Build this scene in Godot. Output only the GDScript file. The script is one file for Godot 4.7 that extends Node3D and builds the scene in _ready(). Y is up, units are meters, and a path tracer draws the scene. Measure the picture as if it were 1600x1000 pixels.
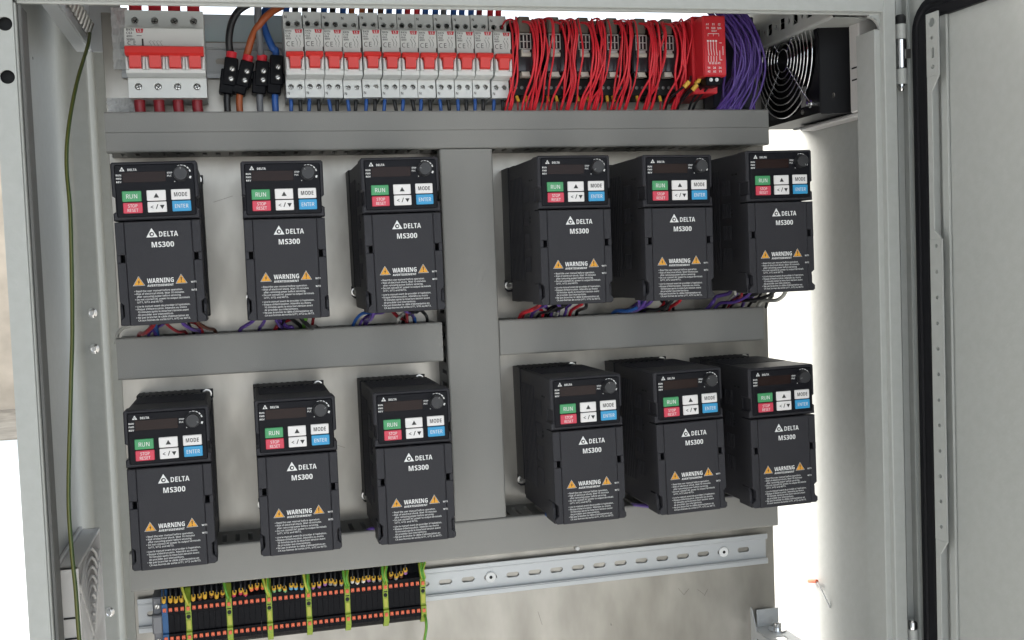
extends Node3D

var M := {}
var used_names := {}
var rng := RandomNumberGenerator.new()
var font: Font
var font_bold: Font
var tm_cache := {}

# ------------------------------------------------------------------ materials
func noise_tex(seed_: int, freq: float, lo: Color, hi: Color, size := 256, oct := 4, as_normal := false, bump := 2.0) -> NoiseTexture2D:
	var n := FastNoiseLite.new()
	n.seed = seed_
	n.frequency = freq
	n.fractal_octaves = oct
	var t := NoiseTexture2D.new()
	t.width = size
	t.height = size
	t.seamless = true
	t.noise = n
	if as_normal:
		t.as_normal_map = true
		t.bump_strength = bump
	else:
		var g := Gradient.new()
		g.set_color(0, lo)
		g.set_color(1, hi)
		t.color_ramp = g
	return t

func mat(called: String, c: Color, rough := 0.5, metal := 0.0) -> StandardMaterial3D:
	var m := StandardMaterial3D.new()
	m.resource_name = called
	m.albedo_color = c.linear_to_srgb()
	m.roughness = rough
	m.metallic = metal
	M[called] = m
	return m

func grain(m: StandardMaterial3D, tex: Texture2D, scale_: float, world := true) -> void:
	m.albedo_texture = tex
	m.uv1_triplanar = true
	m.uv1_world_triplanar = world
	m.uv1_scale = Vector3.ONE * scale_

func relief(m: StandardMaterial3D, tex: Texture2D, s: float) -> void:
	m.normal_enabled = true
	m.normal_texture = tex
	m.normal_scale = s

func materials() -> void:
	var fine := noise_tex(3, 0.22, Color(0.86, 0.86, 0.86), Color(1, 1, 1), 512, 3)
	var cloudy := noise_tex(7, 0.006, Color(0.78, 0.78, 0.77), Color(1, 1, 0.99), 512, 6)
	var streaks := noise_tex(17, 0.008, Color(0.80, 0.795, 0.78), Color(1, 0.997, 0.985), 512, 6)
	var paint := noise_tex(11, 0.02, Color(0.965, 0.965, 0.96), Color(1, 1, 1), 256, 4)
	var peel := noise_tex(21, 0.05, Color.BLACK, Color.WHITE, 256, 3, true, 2.0)
	var grit := noise_tex(31, 0.16, Color.BLACK, Color.WHITE, 256, 2, true, 3.0)
	var m := mat("painted_steel", Color(0.405, 0.415, 0.40), 0.42)
	grain(m, paint, 13.0); relief(m, peel, 0.14)
	m = mat("zinc_plate", Color(0.485, 0.462, 0.432), 0.36, 0.7)
	grain(m, streaks, 1.0)
	m.uv1_scale = Vector3(3.6, 1.4, 3.6)
	m.roughness_texture = noise_tex(8, 0.03, Color(0.75, 0.75, 0.75), Color(1, 1, 1), 256, 4)
	m = mat("duct_plastic", Color(0.315, 0.308, 0.29), 0.55)
	grain(m, fine, 16.0); relief(m, grit, 0.12)
	m = mat("duct_slot", Color(0.12, 0.115, 0.105), 0.6)
	m = mat("charcoal", Color(0.034, 0.0335, 0.040), 0.48)
	m.metallic_specular = 0.35
	grain(m, fine, 22.0, false); relief(m, grit, 0.35)
	mat("panel_black", Color(0.007, 0.007, 0.010), 0.4).metallic_specular = 0.25
	mat("display_brown", Color(0.016, 0.007, 0.006), 0.2).metallic_specular = 0.3
	mat("knob_black", Color(0.02, 0.02, 0.023), 0.42)
	mat("hole_black", Color(0.006, 0.006, 0.007), 0.7)
	mat("print_white", Color(0.78, 0.78, 0.78), 0.6)
	mat("print_grey", Color(0.30, 0.30, 0.30), 0.6)
	mat("print_dim", Color(0.10, 0.10, 0.105), 0.6)
	mat("print_black", Color(0.02, 0.02, 0.02), 0.6)
	mat("warning_orange", Color(0.72, 0.33, 0.02), 0.55)
	mat("key_green", Color(0.055, 0.30, 0.12), 0.4)
	mat("key_red", Color(0.60, 0.045, 0.085), 0.4)
	mat("key_white", Color(0.76, 0.74, 0.74), 0.4)
	mat("key_blue", Color(0.03, 0.30, 0.58), 0.4)
	mat("breaker_white", Color(0.72, 0.73, 0.715), 0.42)
	mat("breaker_red", Color(0.72, 0.035, 0.03), 0.38)
	mat("logo_red", Color(0.55, 0.02, 0.035), 0.5)
	mat("screw_steel", Color(0.62, 0.60, 0.57), 0.28, 0.95)
	mat("dark_steel", Color(0.16, 0.155, 0.15), 0.4, 0.8)
	mat("chrome", Color(0.82, 0.82, 0.83), 0.12, 1.0)
	mat("rail_zinc", Color(0.52, 0.535, 0.55), 0.42, 0.4)
	mat("wire_red", Color(0.76, 0.030, 0.048), 0.32)
	mat("wire_dark_red", Color(0.30, 0.02, 0.03), 0.4)
	mat("wire_purple", Color(0.115, 0.06, 0.30), 0.28)
	mat("wire_blue", Color(0.03, 0.12, 0.42), 0.38)
	mat("wire_black", Color(0.014, 0.014, 0.016), 0.36)
	mat("wire_orange", Color(0.42, 0.10, 0.03), 0.4)
	mat("wire_grey", Color(0.17, 0.175, 0.19), 0.4)
	mat("wire_white", Color(0.55, 0.54, 0.5), 0.4)
	mat("wire_brown", Color(0.11, 0.04, 0.025), 0.4)
	mat("earth_green", Color(0.10, 0.30, 0.03), 0.38)
	mat("earth_yellow", Color(0.46, 0.46, 0.06), 0.38)
	mat("earth_dark", Color(0.035, 0.065, 0.014), 0.4)
	mat("earth_olive", Color(0.10, 0.105, 0.018), 0.4)
	mat("terminal_black", Color(0.005, 0.005, 0.007), 0.45).metallic_specular = 0.25
	mat("terminal_blue", Color(0.02, 0.10, 0.26), 0.42)
	mat("terminal_grey", Color(0.22, 0.22, 0.235), 0.5)
	mat("terminal_orange", Color(0.80, 0.16, 0.07), 0.45)
	mat("terminal_green", Color(0.27, 0.37, 0.03), 0.45)
	mat("tag_yellow", Color(0.72, 0.42, 0.05), 0.5)
	mat("tag_pink", Color(0.62, 0.05, 0.12), 0.5)
	mat("tag_green", Color(0.20, 0.42, 0.20), 0.5)
	mat("tag_blue", Color(0.12, 0.38, 0.62), 0.5)
	mat("tag_violet", Color(0.30, 0.12, 0.36), 0.5)
	mat("tag_grey", Color(0.26, 0.25, 0.24), 0.5)
	mat("tag_white", Color(0.68, 0.66, 0.62), 0.5)
	mat("relay_clear", Color(0.035, 0.03, 0.035), 0.14)
	mat("relay_socket", Color(0.012, 0.011, 0.011), 0.45).metallic_specular = 0.3
	mat("contact_silver", Color(0.72, 0.71, 0.69), 0.35, 0.3)
	mat("relay_clip", Color(0.17, 0.155, 0.13), 0.45)
	mat("lever_cream", Color(0.60, 0.57, 0.50), 0.45)
	mat("safety_red", Color(0.62, 0.024, 0.034), 0.42)
	mat("module_navy", Color(0.022, 0.024, 0.045), 0.45)
	mat("module_teal", Color(0.10, 0.14, 0.15), 0.4)
	mat("fan_black", Color(0.005, 0.005, 0.006), 0.45).metallic_specular = 0.3
	m = mat("filter_grey", Color(0.56, 0.54, 0.525), 0.5)
	mat("gasket_black", Color(0.008, 0.008, 0.010), 0.6).metallic_specular = 0.3
	m = mat("concrete", Color(0.70, 0.685, 0.66), 0.9)
	grain(m, paint, 0.5)
	m = mat("render_wall", Color(0.66, 0.54, 0.43), 0.9)
	grain(m, cloudy, 0.4)
	mat("shaded_return_grey", Color(0.13, 0.13, 0.127), 0.6)
	mat("film_white", Color(0.72, 0.72, 0.72), 0.4)
	mat("blocker_sheet", Color(0.36, 0.36, 0.35), 0.6)
	mat("film_blue", Color(0.50, 0.60, 0.63), 0.3)
	grain(mat("soil", Color(0.42, 0.35, 0.28), 0.95), cloudy, 0.9)

# ------------------------------------------------------------------ mesh helpers
func S(B: Dictionary, k: String) -> SurfaceTool:
	if not B.has(k):
		var st := SurfaceTool.new()
		st.begin(Mesh.PRIMITIVE_TRIANGLES)
		B[k] = st
	return B[k]

func tri(st: SurfaceTool, a: Vector3, b: Vector3, c: Vector3, out: Vector3) -> void:
	var n := (a - c).cross(a - b)
	if n.length_squared() < 1e-20:
		return
	if n.dot(out) < 0.0:
		var t := b
		b = c
		c = t
		n = -n
	n = n.normalized()
	st.set_normal(n); st.add_vertex(a)
	st.set_normal(n); st.add_vertex(b)
	st.set_normal(n); st.add_vertex(c)

func quad(st: SurfaceTool, a: Vector3, b: Vector3, c: Vector3, d: Vector3, out: Vector3) -> void:
	tri(st, a, b, c, out)
	tri(st, a, c, d, out)

func stri(st: SurfaceTool, a: Vector3, b: Vector3, c: Vector3, na: Vector3, nb: Vector3, nc: Vector3) -> void:
	var n := (a - c).cross(a - b)
	if n.dot(na + nb + nc) < 0.0:
		st.set_normal(na); st.add_vertex(a)
		st.set_normal(nc); st.add_vertex(c)
		st.set_normal(nb); st.add_vertex(b)
	else:
		st.set_normal(na); st.add_vertex(a)
		st.set_normal(nb); st.add_vertex(b)
		st.set_normal(nc); st.add_vertex(c)

# box between two corners, chamfered by v
func box(B: Dictionary, k: String, lo: Vector3, hi: Vector3, v := 0.0, X := Transform3D.IDENTITY) -> void:
	var st := S(B, k)
	var c := (lo + hi) * 0.5
	var h := (hi - lo) * 0.5
	h = h.abs()
	v = minf(v, minf(h.x, minf(h.y, h.z)) * 0.95)
	var f := func(p: Vector3) -> Vector3: return X * (c + p)
	var N := X.basis
	for ax in 3:
		var bx := (ax + 1) % 3
		var cx := (ax + 2) % 3
		for s in [-1.0, 1.0]:
			var q := []
			for t in [[-1, -1], [1, -1], [1, 1], [-1, 1]]:
				var p := Vector3.ZERO
				p[ax] = s * h[ax]
				p[bx] = t[0] * (h[bx] - v)
				p[cx] = t[1] * (h[cx] - v)
				q.append(f.call(p))
			var o := Vector3.ZERO
			o[ax] = s
			quad(st, q[0], q[1], q[2], q[3], N * o)
	if v <= 0.0:
		return
	for ax in 3:
		var bx := (ax + 1) % 3
		var cx := (ax + 2) % 3
		for s in [-1.0, 1.0]:
			for t in [-1.0, 1.0]:
				var a := Vector3.ZERO
				a[bx] = s * h[bx]; a[cx] = t * (h[cx] - v); a[ax] = h[ax] - v
				var b := a; b[ax] = -a[ax]
				var d := Vector3.ZERO
				d[bx] = s * (h[bx] - v); d[cx] = t * h[cx]; d[ax] = h[ax] - v
				var e := d; e[ax] = -d[ax]
				var o := Vector3.ZERO
				o[bx] = s; o[cx] = t
				quad(st, f.call(a), f.call(b), f.call(e), f.call(d), N * o)
	for sx in [-1.0, 1.0]:
		for sy in [-1.0, 1.0]:
			for sz in [-1.0, 1.0]:
				var s := Vector3(sx, sy, sz)
				tri(st, f.call(s * Vector3(h.x, h.y - v, h.z - v)), f.call(s * Vector3(h.x - v, h.y, h.z - v)), f.call(s * Vector3(h.x - v, h.y - v, h.z)), N * s)

# polygon in xy pushed from z0 to z1, front edge chamfered by v; X moves it
func prism(B: Dictionary, k: String, poly: PackedVector2Array, z0: float, z1: float, v := 0.0, X := Transform3D.IDENTITY, back := false) -> void:
	var st := S(B, k)
	var n := poly.size()
	if Geometry2D.is_polygon_clockwise(poly):
		poly.reverse()
	var ins := PackedVector2Array()
	for i in n:
		var p := poly[i]
		var d0 := (p - poly[(i + n - 1) % n]).normalized()
		var d1 := (poly[(i + 1) % n] - p).normalized()
		var n0 := Vector2(-d0.y, d0.x)
		var n1 := Vector2(-d1.y, d1.x)
		var m := (n0 + n1)
		m = m / maxf(0.3, 1.0 + n0.dot(n1))
		ins.append(p + m * v)
	var up := X.basis * Vector3(0, 0, 1)
	for i in n:
		var j := (i + 1) % n
		var d := poly[j] - poly[i]
		var o := X.basis * Vector3(d.y, -d.x, 0)
		quad(st, X * Vector3(poly[i].x, poly[i].y, z0), X * Vector3(poly[j].x, poly[j].y, z0), X * Vector3(poly[j].x, poly[j].y, z1 - v), X * Vector3(poly[i].x, poly[i].y, z1 - v), o)
		if v > 0.0:
			quad(st, X * Vector3(poly[i].x, poly[i].y, z1 - v), X * Vector3(poly[j].x, poly[j].y, z1 - v), X * Vector3(ins[j].x, ins[j].y, z1), X * Vector3(ins[i].x, ins[i].y, z1), o.normalized() + up)
	var ids := Geometry2D.triangulate_polygon(ins)
	for i in range(0, ids.size(), 3):
		tri(st, X * Vector3(ins[ids[i]].x, ins[ids[i]].y, z1), X * Vector3(ins[ids[i + 1]].x, ins[ids[i + 1]].y, z1), X * Vector3(ins[ids[i + 2]].x, ins[ids[i + 2]].y, z1), up)
	if back:
		ids = Geometry2D.triangulate_polygon(poly)
		for i in range(0, ids.size(), 3):
			tri(st, X * Vector3(poly[ids[i]].x, poly[ids[i]].y, z0), X * Vector3(poly[ids[i + 1]].x, poly[ids[i + 1]].y, z0), X * Vector3(poly[ids[i + 2]].x, poly[ids[i + 2]].y, z0), -up)

func pv(a: Array) -> PackedVector2Array:
	var r := PackedVector2Array()
	for i in range(0, a.size(), 2):
		r.append(Vector2(a[i], a[i + 1]))
	return r

func disc_poly(x: float, y: float, rx: float, ry: float, n := 14) -> PackedVector2Array:
	var r := PackedVector2Array()
	for i in n:
		var a := TAU * (i + 0.5) / n
		r.append(Vector2(x + cos(a) * rx, y + sin(a) * ry))
	return r

func slot_poly(x: float, y: float, w: float, h: float, n := 12) -> PackedVector2Array:
	var r := PackedVector2Array()
	var k := (w - h) * 0.5
	for i in n:
		var a := TAU * (i + 0.5) / n
		r.append(Vector2(x + cos(a) * h * 0.5 + (k if cos(a) > 0 else -k), y + sin(a) * h * 0.5))
	return r

# strip x0..x1, y0..y1, z0..z1 with convex holes sorted along x
func holed(B: Dictionary, k: String, x0: float, x1: float, y0: float, y1: float, z0: float, z1: float, holes: Array, X := Transform3D.IDENTITY) -> void:
	var st := S(B, k)
	var up := X.basis * Vector3(0, 0, 1)
	var cut := [x0]
	var ext := []
	for h in holes:
		var a := 1e9
		var b := -1e9
		for p in h:
			a = minf(a, p.x); b = maxf(b, p.x)
		ext.append([a, b])
	for i in range(1, holes.size()):
		cut.append((ext[i - 1][1] + ext[i][0]) * 0.5)
	cut.append(x1)
	for i in maxi(1, holes.size()):
		var xa: float = cut[i] if holes.size() > 0 else x0
		var xb: float = cut[i + 1] if holes.size() > 0 else x1
		var polys := []
		if holes.size() == 0:
			polys.append(pv([xa, y0, xb, y0, xb, y1, xa, y1]))
		else:
			var h: PackedVector2Array = holes[i]
			if Geometry2D.is_polygon_clockwise(h):
				h.reverse()
			var n := h.size()
			var il := 0
			var ir := 0
			for j in n:
				if h[j].x < h[il].x: il = j
				if h[j].x > h[ir].x: ir = j
			var top := pv([xa, y1, xa, h[il].y])
			var j := il
			while j != ir:
				top.append(h[j]); j = (j + n - 1) % n
			top.append(h[ir]); top.append(Vector2(xb, h[ir].y)); top.append(Vector2(xb, y1))
			var bot := pv([xb, y0, xb, h[ir].y])
			j = ir
			while j != il:
				bot.append(h[j]); j = (j + n - 1) % n
			bot.append(h[il]); bot.append(Vector2(xa, h[il].y)); bot.append(Vector2(xa, y0))
			polys = [top, bot]
			for q in n:
				var a := h[q]
				var b := h[(q + 1) % n]
				var d := b - a
				quad(st, X * Vector3(a.x, a.y, z0), X * Vector3(b.x, b.y, z0), X * Vector3(b.x, b.y, z1), X * Vector3(a.x, a.y, z1), X.basis * Vector3(-d.y, d.x, 0))
		for P in polys:
			var ids := Geometry2D.triangulate_polygon(P)
			for q in range(0, ids.size(), 3):
				var a: Vector2 = P[ids[q]]
				var b: Vector2 = P[ids[q + 1]]
				var c: Vector2 = P[ids[q + 2]]
				tri(st, X * Vector3(a.x, a.y, z1), X * Vector3(b.x, b.y, z1), X * Vector3(c.x, c.y, z1), up)
				tri(st, X * Vector3(a.x, a.y, z0), X * Vector3(b.x, b.y, z0), X * Vector3(c.x, c.y, z0), -up)
	for e in [[x0, y0, x1, y0, 0, -1], [x1, y0, x1, y1, 1, 0], [x1, y1, x0, y1, 0, 1], [x0, y1, x0, y0, -1, 0]]:
		quad(st, X * Vector3(e[0], e[1], z0), X * Vector3(e[2], e[3], z0), X * Vector3(e[2], e[3], z1), X * Vector3(e[0], e[1], z1), X.basis * Vector3(e[4], e[5], 0))

func catmull(p: Array, n := 6) -> PackedVector3Array:
	var r := PackedVector3Array()
	for i in p.size() - 1:
		var a: Vector3 = p[maxi(i - 1, 0)]
		var b: Vector3 = p[i]
		var c: Vector3 = p[i + 1]
		var d: Vector3 = p[mini(i + 2, p.size() - 1)]
		for j in n:
			r.append(b.cubic_interpolate(c, a, d, float(j) / n))
	r.append(p[-1])
	return r

func tube(B: Dictionary, k: String, p: PackedVector3Array, r: float, seg := 6, closed := false, a0 := 0.0, a1 := TAU) -> void:
	var st := S(B, k)
	var n := p.size()
	var rings := []
	var t0 := (p[1] - p[0]).normalized()
	var u := t0.cross(Vector3(0.3, 0.2, 0.93)).normalized()
	for i in n:
		var t: Vector3
		if closed:
			t = (p[(i + 1) % n] - p[(i + n - 1) % n]).normalized()
		else:
			t = (p[mini(i + 1, n - 1)] - p[maxi(i - 1, 0)]).normalized()
		u = (u - t * u.dot(t)).normalized()
		var w := t.cross(u)
		var ring := []
		for j in seg + 1:
			var a := a0 + (a1 - a0) * j / seg
			ring.append(u * cos(a) + w * sin(a))
		rings.append(ring)
	for i in (n if closed else n - 1):
		var i2 := (i + 1) % n
		for j in seg:
			var A: Vector3 = rings[i][j]
			var Bq: Vector3 = rings[i][j + 1]
			var C: Vector3 = rings[i2][j + 1]
			var D: Vector3 = rings[i2][j]
			if closed and i2 == 0:
				C = rings[0][j + 1]; D = rings[0][j]
			stri(st, p[i] + A * r, p[i] + Bq * r, p[i2] + C * r, A, Bq, C)
			stri(st, p[i] + A * r, p[i2] + C * r, p[i2] + D * r, A, C, D)
	if not closed:
		for e in [0, n - 1]:
			var o: Vector3 = (p[0] - p[1]) if e == 0 else (p[n - 1] - p[n - 2])
			for j in range(1, seg - 1):
				tri(st, p[e] + rings[e][0] * r, p[e] + rings[e][j] * r, p[e] + rings[e][j + 1] * r, o)

# revolved profile (radius, height) about X's z axis
func lathe(B: Dictionary, k: String, prof: Array, X: Transform3D, seg := 14) -> void:
	var st := S(B, k)
	for i in prof.size() - 1:
		var a: Vector2 = prof[i]
		var b: Vector2 = prof[i + 1]
		var d := (b - a)
		var nn := Vector2(d.y, -d.x).normalized()
		for j in seg:
			var t0 := TAU * j / seg
			var t1 := TAU * (j + 1) / seg
			var e0 := Vector3(cos(t0), sin(t0), 0)
			var e1 := Vector3(cos(t1), sin(t1), 0)
			var n0 := X.basis * (e0 * nn.x + Vector3(0, 0, nn.y))
			var n1 := X.basis * (e1 * nn.x + Vector3(0, 0, nn.y))
			var p := X * (e0 * a.x + Vector3(0, 0, a.y))
			var q := X * (e1 * a.x + Vector3(0, 0, a.y))
			var r := X * (e1 * b.x + Vector3(0, 0, b.y))
			var s := X * (e0 * b.x + Vector3(0, 0, b.y))
			if a.x > 1e-7: stri(st, p, q, r, n0, n1, n1)
			if b.x > 1e-7: stri(st, p, r, s, n0, n1, n0)

func at(x: float, y: float, z: float) -> Transform3D:
	return Transform3D(Basis.IDENTITY, Vector3(x, y, z))

# lettering facing +z; align -1 left, 0 centre, 1 right; h = height of the capitals
func text(B: Dictionary, k: String, s: String, x: float, y: float, z: float, h: float, bold := false, align := 0, sx := 1.0, X := Transform3D.IDENTITY, width := 0.0) -> void:
	var key := s + str(bold)
	if not tm_cache.has(key):
		var tm := TextMesh.new()
		tm.text = s
		tm.font = font_bold if bold else font
		tm.font_size = 48
		tm.pixel_size = 0.01
		tm.depth = 0.0
		tm.curve_step = 6.0
		tm.horizontal_alignment = HORIZONTAL_ALIGNMENT_LEFT
		var arr := tm.get_mesh_arrays()
		tm_cache[key] = [arr[Mesh.ARRAY_VERTEX], arr[Mesh.ARRAY_INDEX]]
	var V: PackedVector3Array = tm_cache[key][0]
	var I = tm_cache[key][1]
	if V.is_empty():
		return
	var lo := V[0]
	var hi := V[0]
	for p in V:
		lo = lo.min(p); hi = hi.max(p)
	var cap := 0.343
	var f := h / cap
	var fx := f * sx
	if width > 0.0:
		fx = width / (hi.x - lo.x)
	var ox := lo.x if align < 0 else ((lo.x + hi.x) * 0.5 if align == 0 else hi.x)
	var st := S(B, k)
	var up := X.basis * Vector3(0, 0, 1)
	var base := text_base(key, lo.y)
	var g := func(p: Vector3) -> Vector3: return X * Vector3(x + (p.x - ox) * fx, y + (p.y - base) * f, z)
	if I == null or I.size() == 0:
		for i in range(0, V.size(), 3):
			tri(st, g.call(V[i]), g.call(V[i + 1]), g.call(V[i + 2]), up)
	else:
		for i in range(0, I.size(), 3):
			tri(st, g.call(V[I[i]]), g.call(V[I[i + 1]]), g.call(V[I[i + 2]]), up)

func text_base(_key: String, _lo: float) -> float:
	return base_line

var base_line := 0.0

func done(B: Dictionary) -> ArrayMesh:
	var m := ArrayMesh.new()
	for k in B:
		var st: SurfaceTool = B[k]
		st.index()
		st.commit(m)
		m.surface_set_material(m.get_surface_count() - 1, M[k])
	return m

# ------------------------------------------------------------------ scene helpers
func numbered(n: String) -> String:
	if not used_names.has(n):
		used_names[n] = 0
		return n
	used_names[n] += 1
	return "%s_%03d" % [n, used_names[n]]

func thing(called: String, label: String, category: String, pos := Vector3.ZERO, group := "") -> Node3D:
	var o := Node3D.new()
	o.name = numbered(called)
	add_child(o)
	o.position = pos
	tag(o, label, category, group)
	return o

func tag(o: Node3D, label: String, category: String, group := "") -> void:
	o.set_meta("label", label)
	o.set_meta("category", category)
	if group != "":
		o.set_meta("group", group)

func part(called: String, B: Dictionary, parent: Node3D, pos := Vector3.ZERO) -> MeshInstance3D:
	var o := MeshInstance3D.new()
	o.name = called
	o.mesh = done(B)
	o.position = pos
	parent.add_child(o, true)
	return o

func part_mesh(called: String, m: Mesh, parent: Node3D, pos := Vector3.ZERO) -> MeshInstance3D:
	var o := MeshInstance3D.new()
	o.name = called
	o.mesh = m
	o.position = pos
	parent.add_child(o, true)
	return o

func solo(called: String, B: Dictionary, label: String, category: String, pos := Vector3.ZERO, group := "") -> MeshInstance3D:
	var o := part(numbered(called), B, self, pos)
	tag(o, label, category, group)
	return o

func struct(called: String, B: Dictionary) -> MeshInstance3D:
	var o := part(numbered(called), B, self)
	o.set_meta("kind", "structure")
	return o

func copy(o: Node3D, pos: Vector3, label: String) -> Node3D:
	var c: Node3D = o.duplicate()
	c.name = numbered(String(o.name).rstrip("0123456789").rstrip("_"))
	add_child(c)
	c.position = pos
	c.set_meta("label", label)
	return c

const ORD := ["first", "second", "third", "fourth", "fifth", "sixth", "seventh", "eighth", "ninth", "tenth", "eleventh", "twelfth"]

func screw_head(B: Dictionary, x: float, y: float, z: float, r: float, turn := 0.6, m := "screw_steel", cross_ := true) -> void:
	lathe(B, m, [Vector2(r, -0.003), Vector2(r, 0.0), Vector2(r * 0.75, r * 0.25), Vector2(0, r * 0.32)], at(x, y, z), 12)
	var X := Transform3D(Basis(Vector3(0, 0, 1), turn), Vector3(x, y, z + r * 0.24))
	box(B, "hole_black", Vector3(-r * 0.8, -r * 0.13, 0), Vector3(r * 0.8, r * 0.13, r * 0.12), 0, X)
	if cross_:
		box(B, "hole_black", Vector3(-r * 0.13, -r * 0.8, 0), Vector3(r * 0.13, r * 0.8, r * 0.125), 0, X)

# ------------------------------------------------------------------ main
func _ready() -> void:
	rng.seed = 4711
	var cam := Camera3D.new()
	cam.name = "camera"
	cam.fov = 32.79
	cam.near = 0.05
	cam.far = 200.0
	cam.position = Vector3(-0.13365, 0.05763, 1.14349)
	cam.rotation_order = EULER_ORDER_YXZ
	cam.rotation = Vector3(-0.0508977, -0.2399868, -0.0384180)
	add_child(cam)
	cam.current = true
	var we := WorldEnvironment.new()
	var env := Environment.new()
	env.background_mode = Environment.BG_SKY
	env.tonemap_mode = Environment.TONE_MAPPER_LINEAR
	env.tonemap_exposure = 2.75
	env.sdfgi_enabled = true
	env.ssao_enabled = true
	env.ssil_enabled = true
	var sky := Sky.new()
	var pm := ProceduralSkyMaterial.new()
	pm.sky_top_color = Color(0.87, 0.93, 0.99)
	pm.sky_horizon_color = Color(0.95, 0.98, 1.0)
	pm.sky_energy_multiplier = 0.9
	pm.ground_bottom_color = Color(0.6, 0.59, 0.57)
	pm.ground_horizon_color = Color(0.75, 0.74, 0.72)
	pm.sun_angle_max = 1.0
	sky.sky_material = pm
	env.sky = sky
	we.environment = env
	add_child(we)
	var sun := DirectionalLight3D.new()
	sun.name = "sun"
	sun.light_energy = 1.4
	sun.light_angular_distance = 38.0
	sun.light_color = Color(1.0, 0.98, 0.95)
	sun.shadow_enabled = true
	add_child(sun)
	sun.look_at_from_position(Vector3(-1.0, 0.62, -0.8), Vector3.ZERO)

	var sf := SystemFont.new()
	sf.font_names = PackedStringArray(["Droid Sans"])
	font = sf
	var sb := SystemFont.new()
	sb.font_names = PackedStringArray(["Droid Sans"])
	sb.font_weight = 700
	font_bold = sb
	measure_font()
	materials()
	surroundings()
	cabinet()
	mounting()
	ducts()
	inverters()
	breakers()
	cables()
	relays()
	terminals()
	ventilation()

func measure_font() -> void:
	var tm := TextMesh.new()
	tm.text = "H"
	tm.font = font
	tm.font_size = 48
	tm.pixel_size = 0.01
	tm.depth = 0.0
	var V: PackedVector3Array = tm.get_mesh_arrays()[Mesh.ARRAY_VERTEX]
	var lo := 1e9
	var hi := -1e9
	for p in V:
		lo = minf(lo, p.y); hi = maxf(hi, p.y)
	base_line = lo

# ------------------------------------------------------------------ surroundings
func surroundings() -> void:
	var B := {}
	box(B, "concrete", Vector3(-40, -1.5, -40), Vector3(40, -1.4, 40))
	struct("ground", B)
	B = {}
	box(B, "soil", Vector3(-18, -1.4, -12.4), Vector3(-1.8, -1.388, -9.8))
	struct("soil_strip", B)
	B = {}
	box(B, "render_wall", Vector3(-18, -1.4, -12.8), Vector3(-1.8, 4.4, -12.4))
	solo("workshop_wall", B, "pale beige rendered wall far behind the cabinet, left of its frame", "wall")

	# the shed is added, unseen: its roof and side walls dim front light
	var k := thing("added_light_blocker", "added unseen roof and side walls around the viewer that dim the front light", "light_blocker")
	B = {}
	box(B, "blocker_sheet", Vector3(-3.5, 1.75, 0.1), Vector3(3.5, 1.78, 4.0))
	part("roof", B, k)
	for x in [-2.2, 2.6]:
		B = {}
		box(B, "blocker_sheet", Vector3(x - 0.03, -1.4, 1.0), Vector3(x, 1.749, 3.999))
		part("side_wall", B, k)

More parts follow.
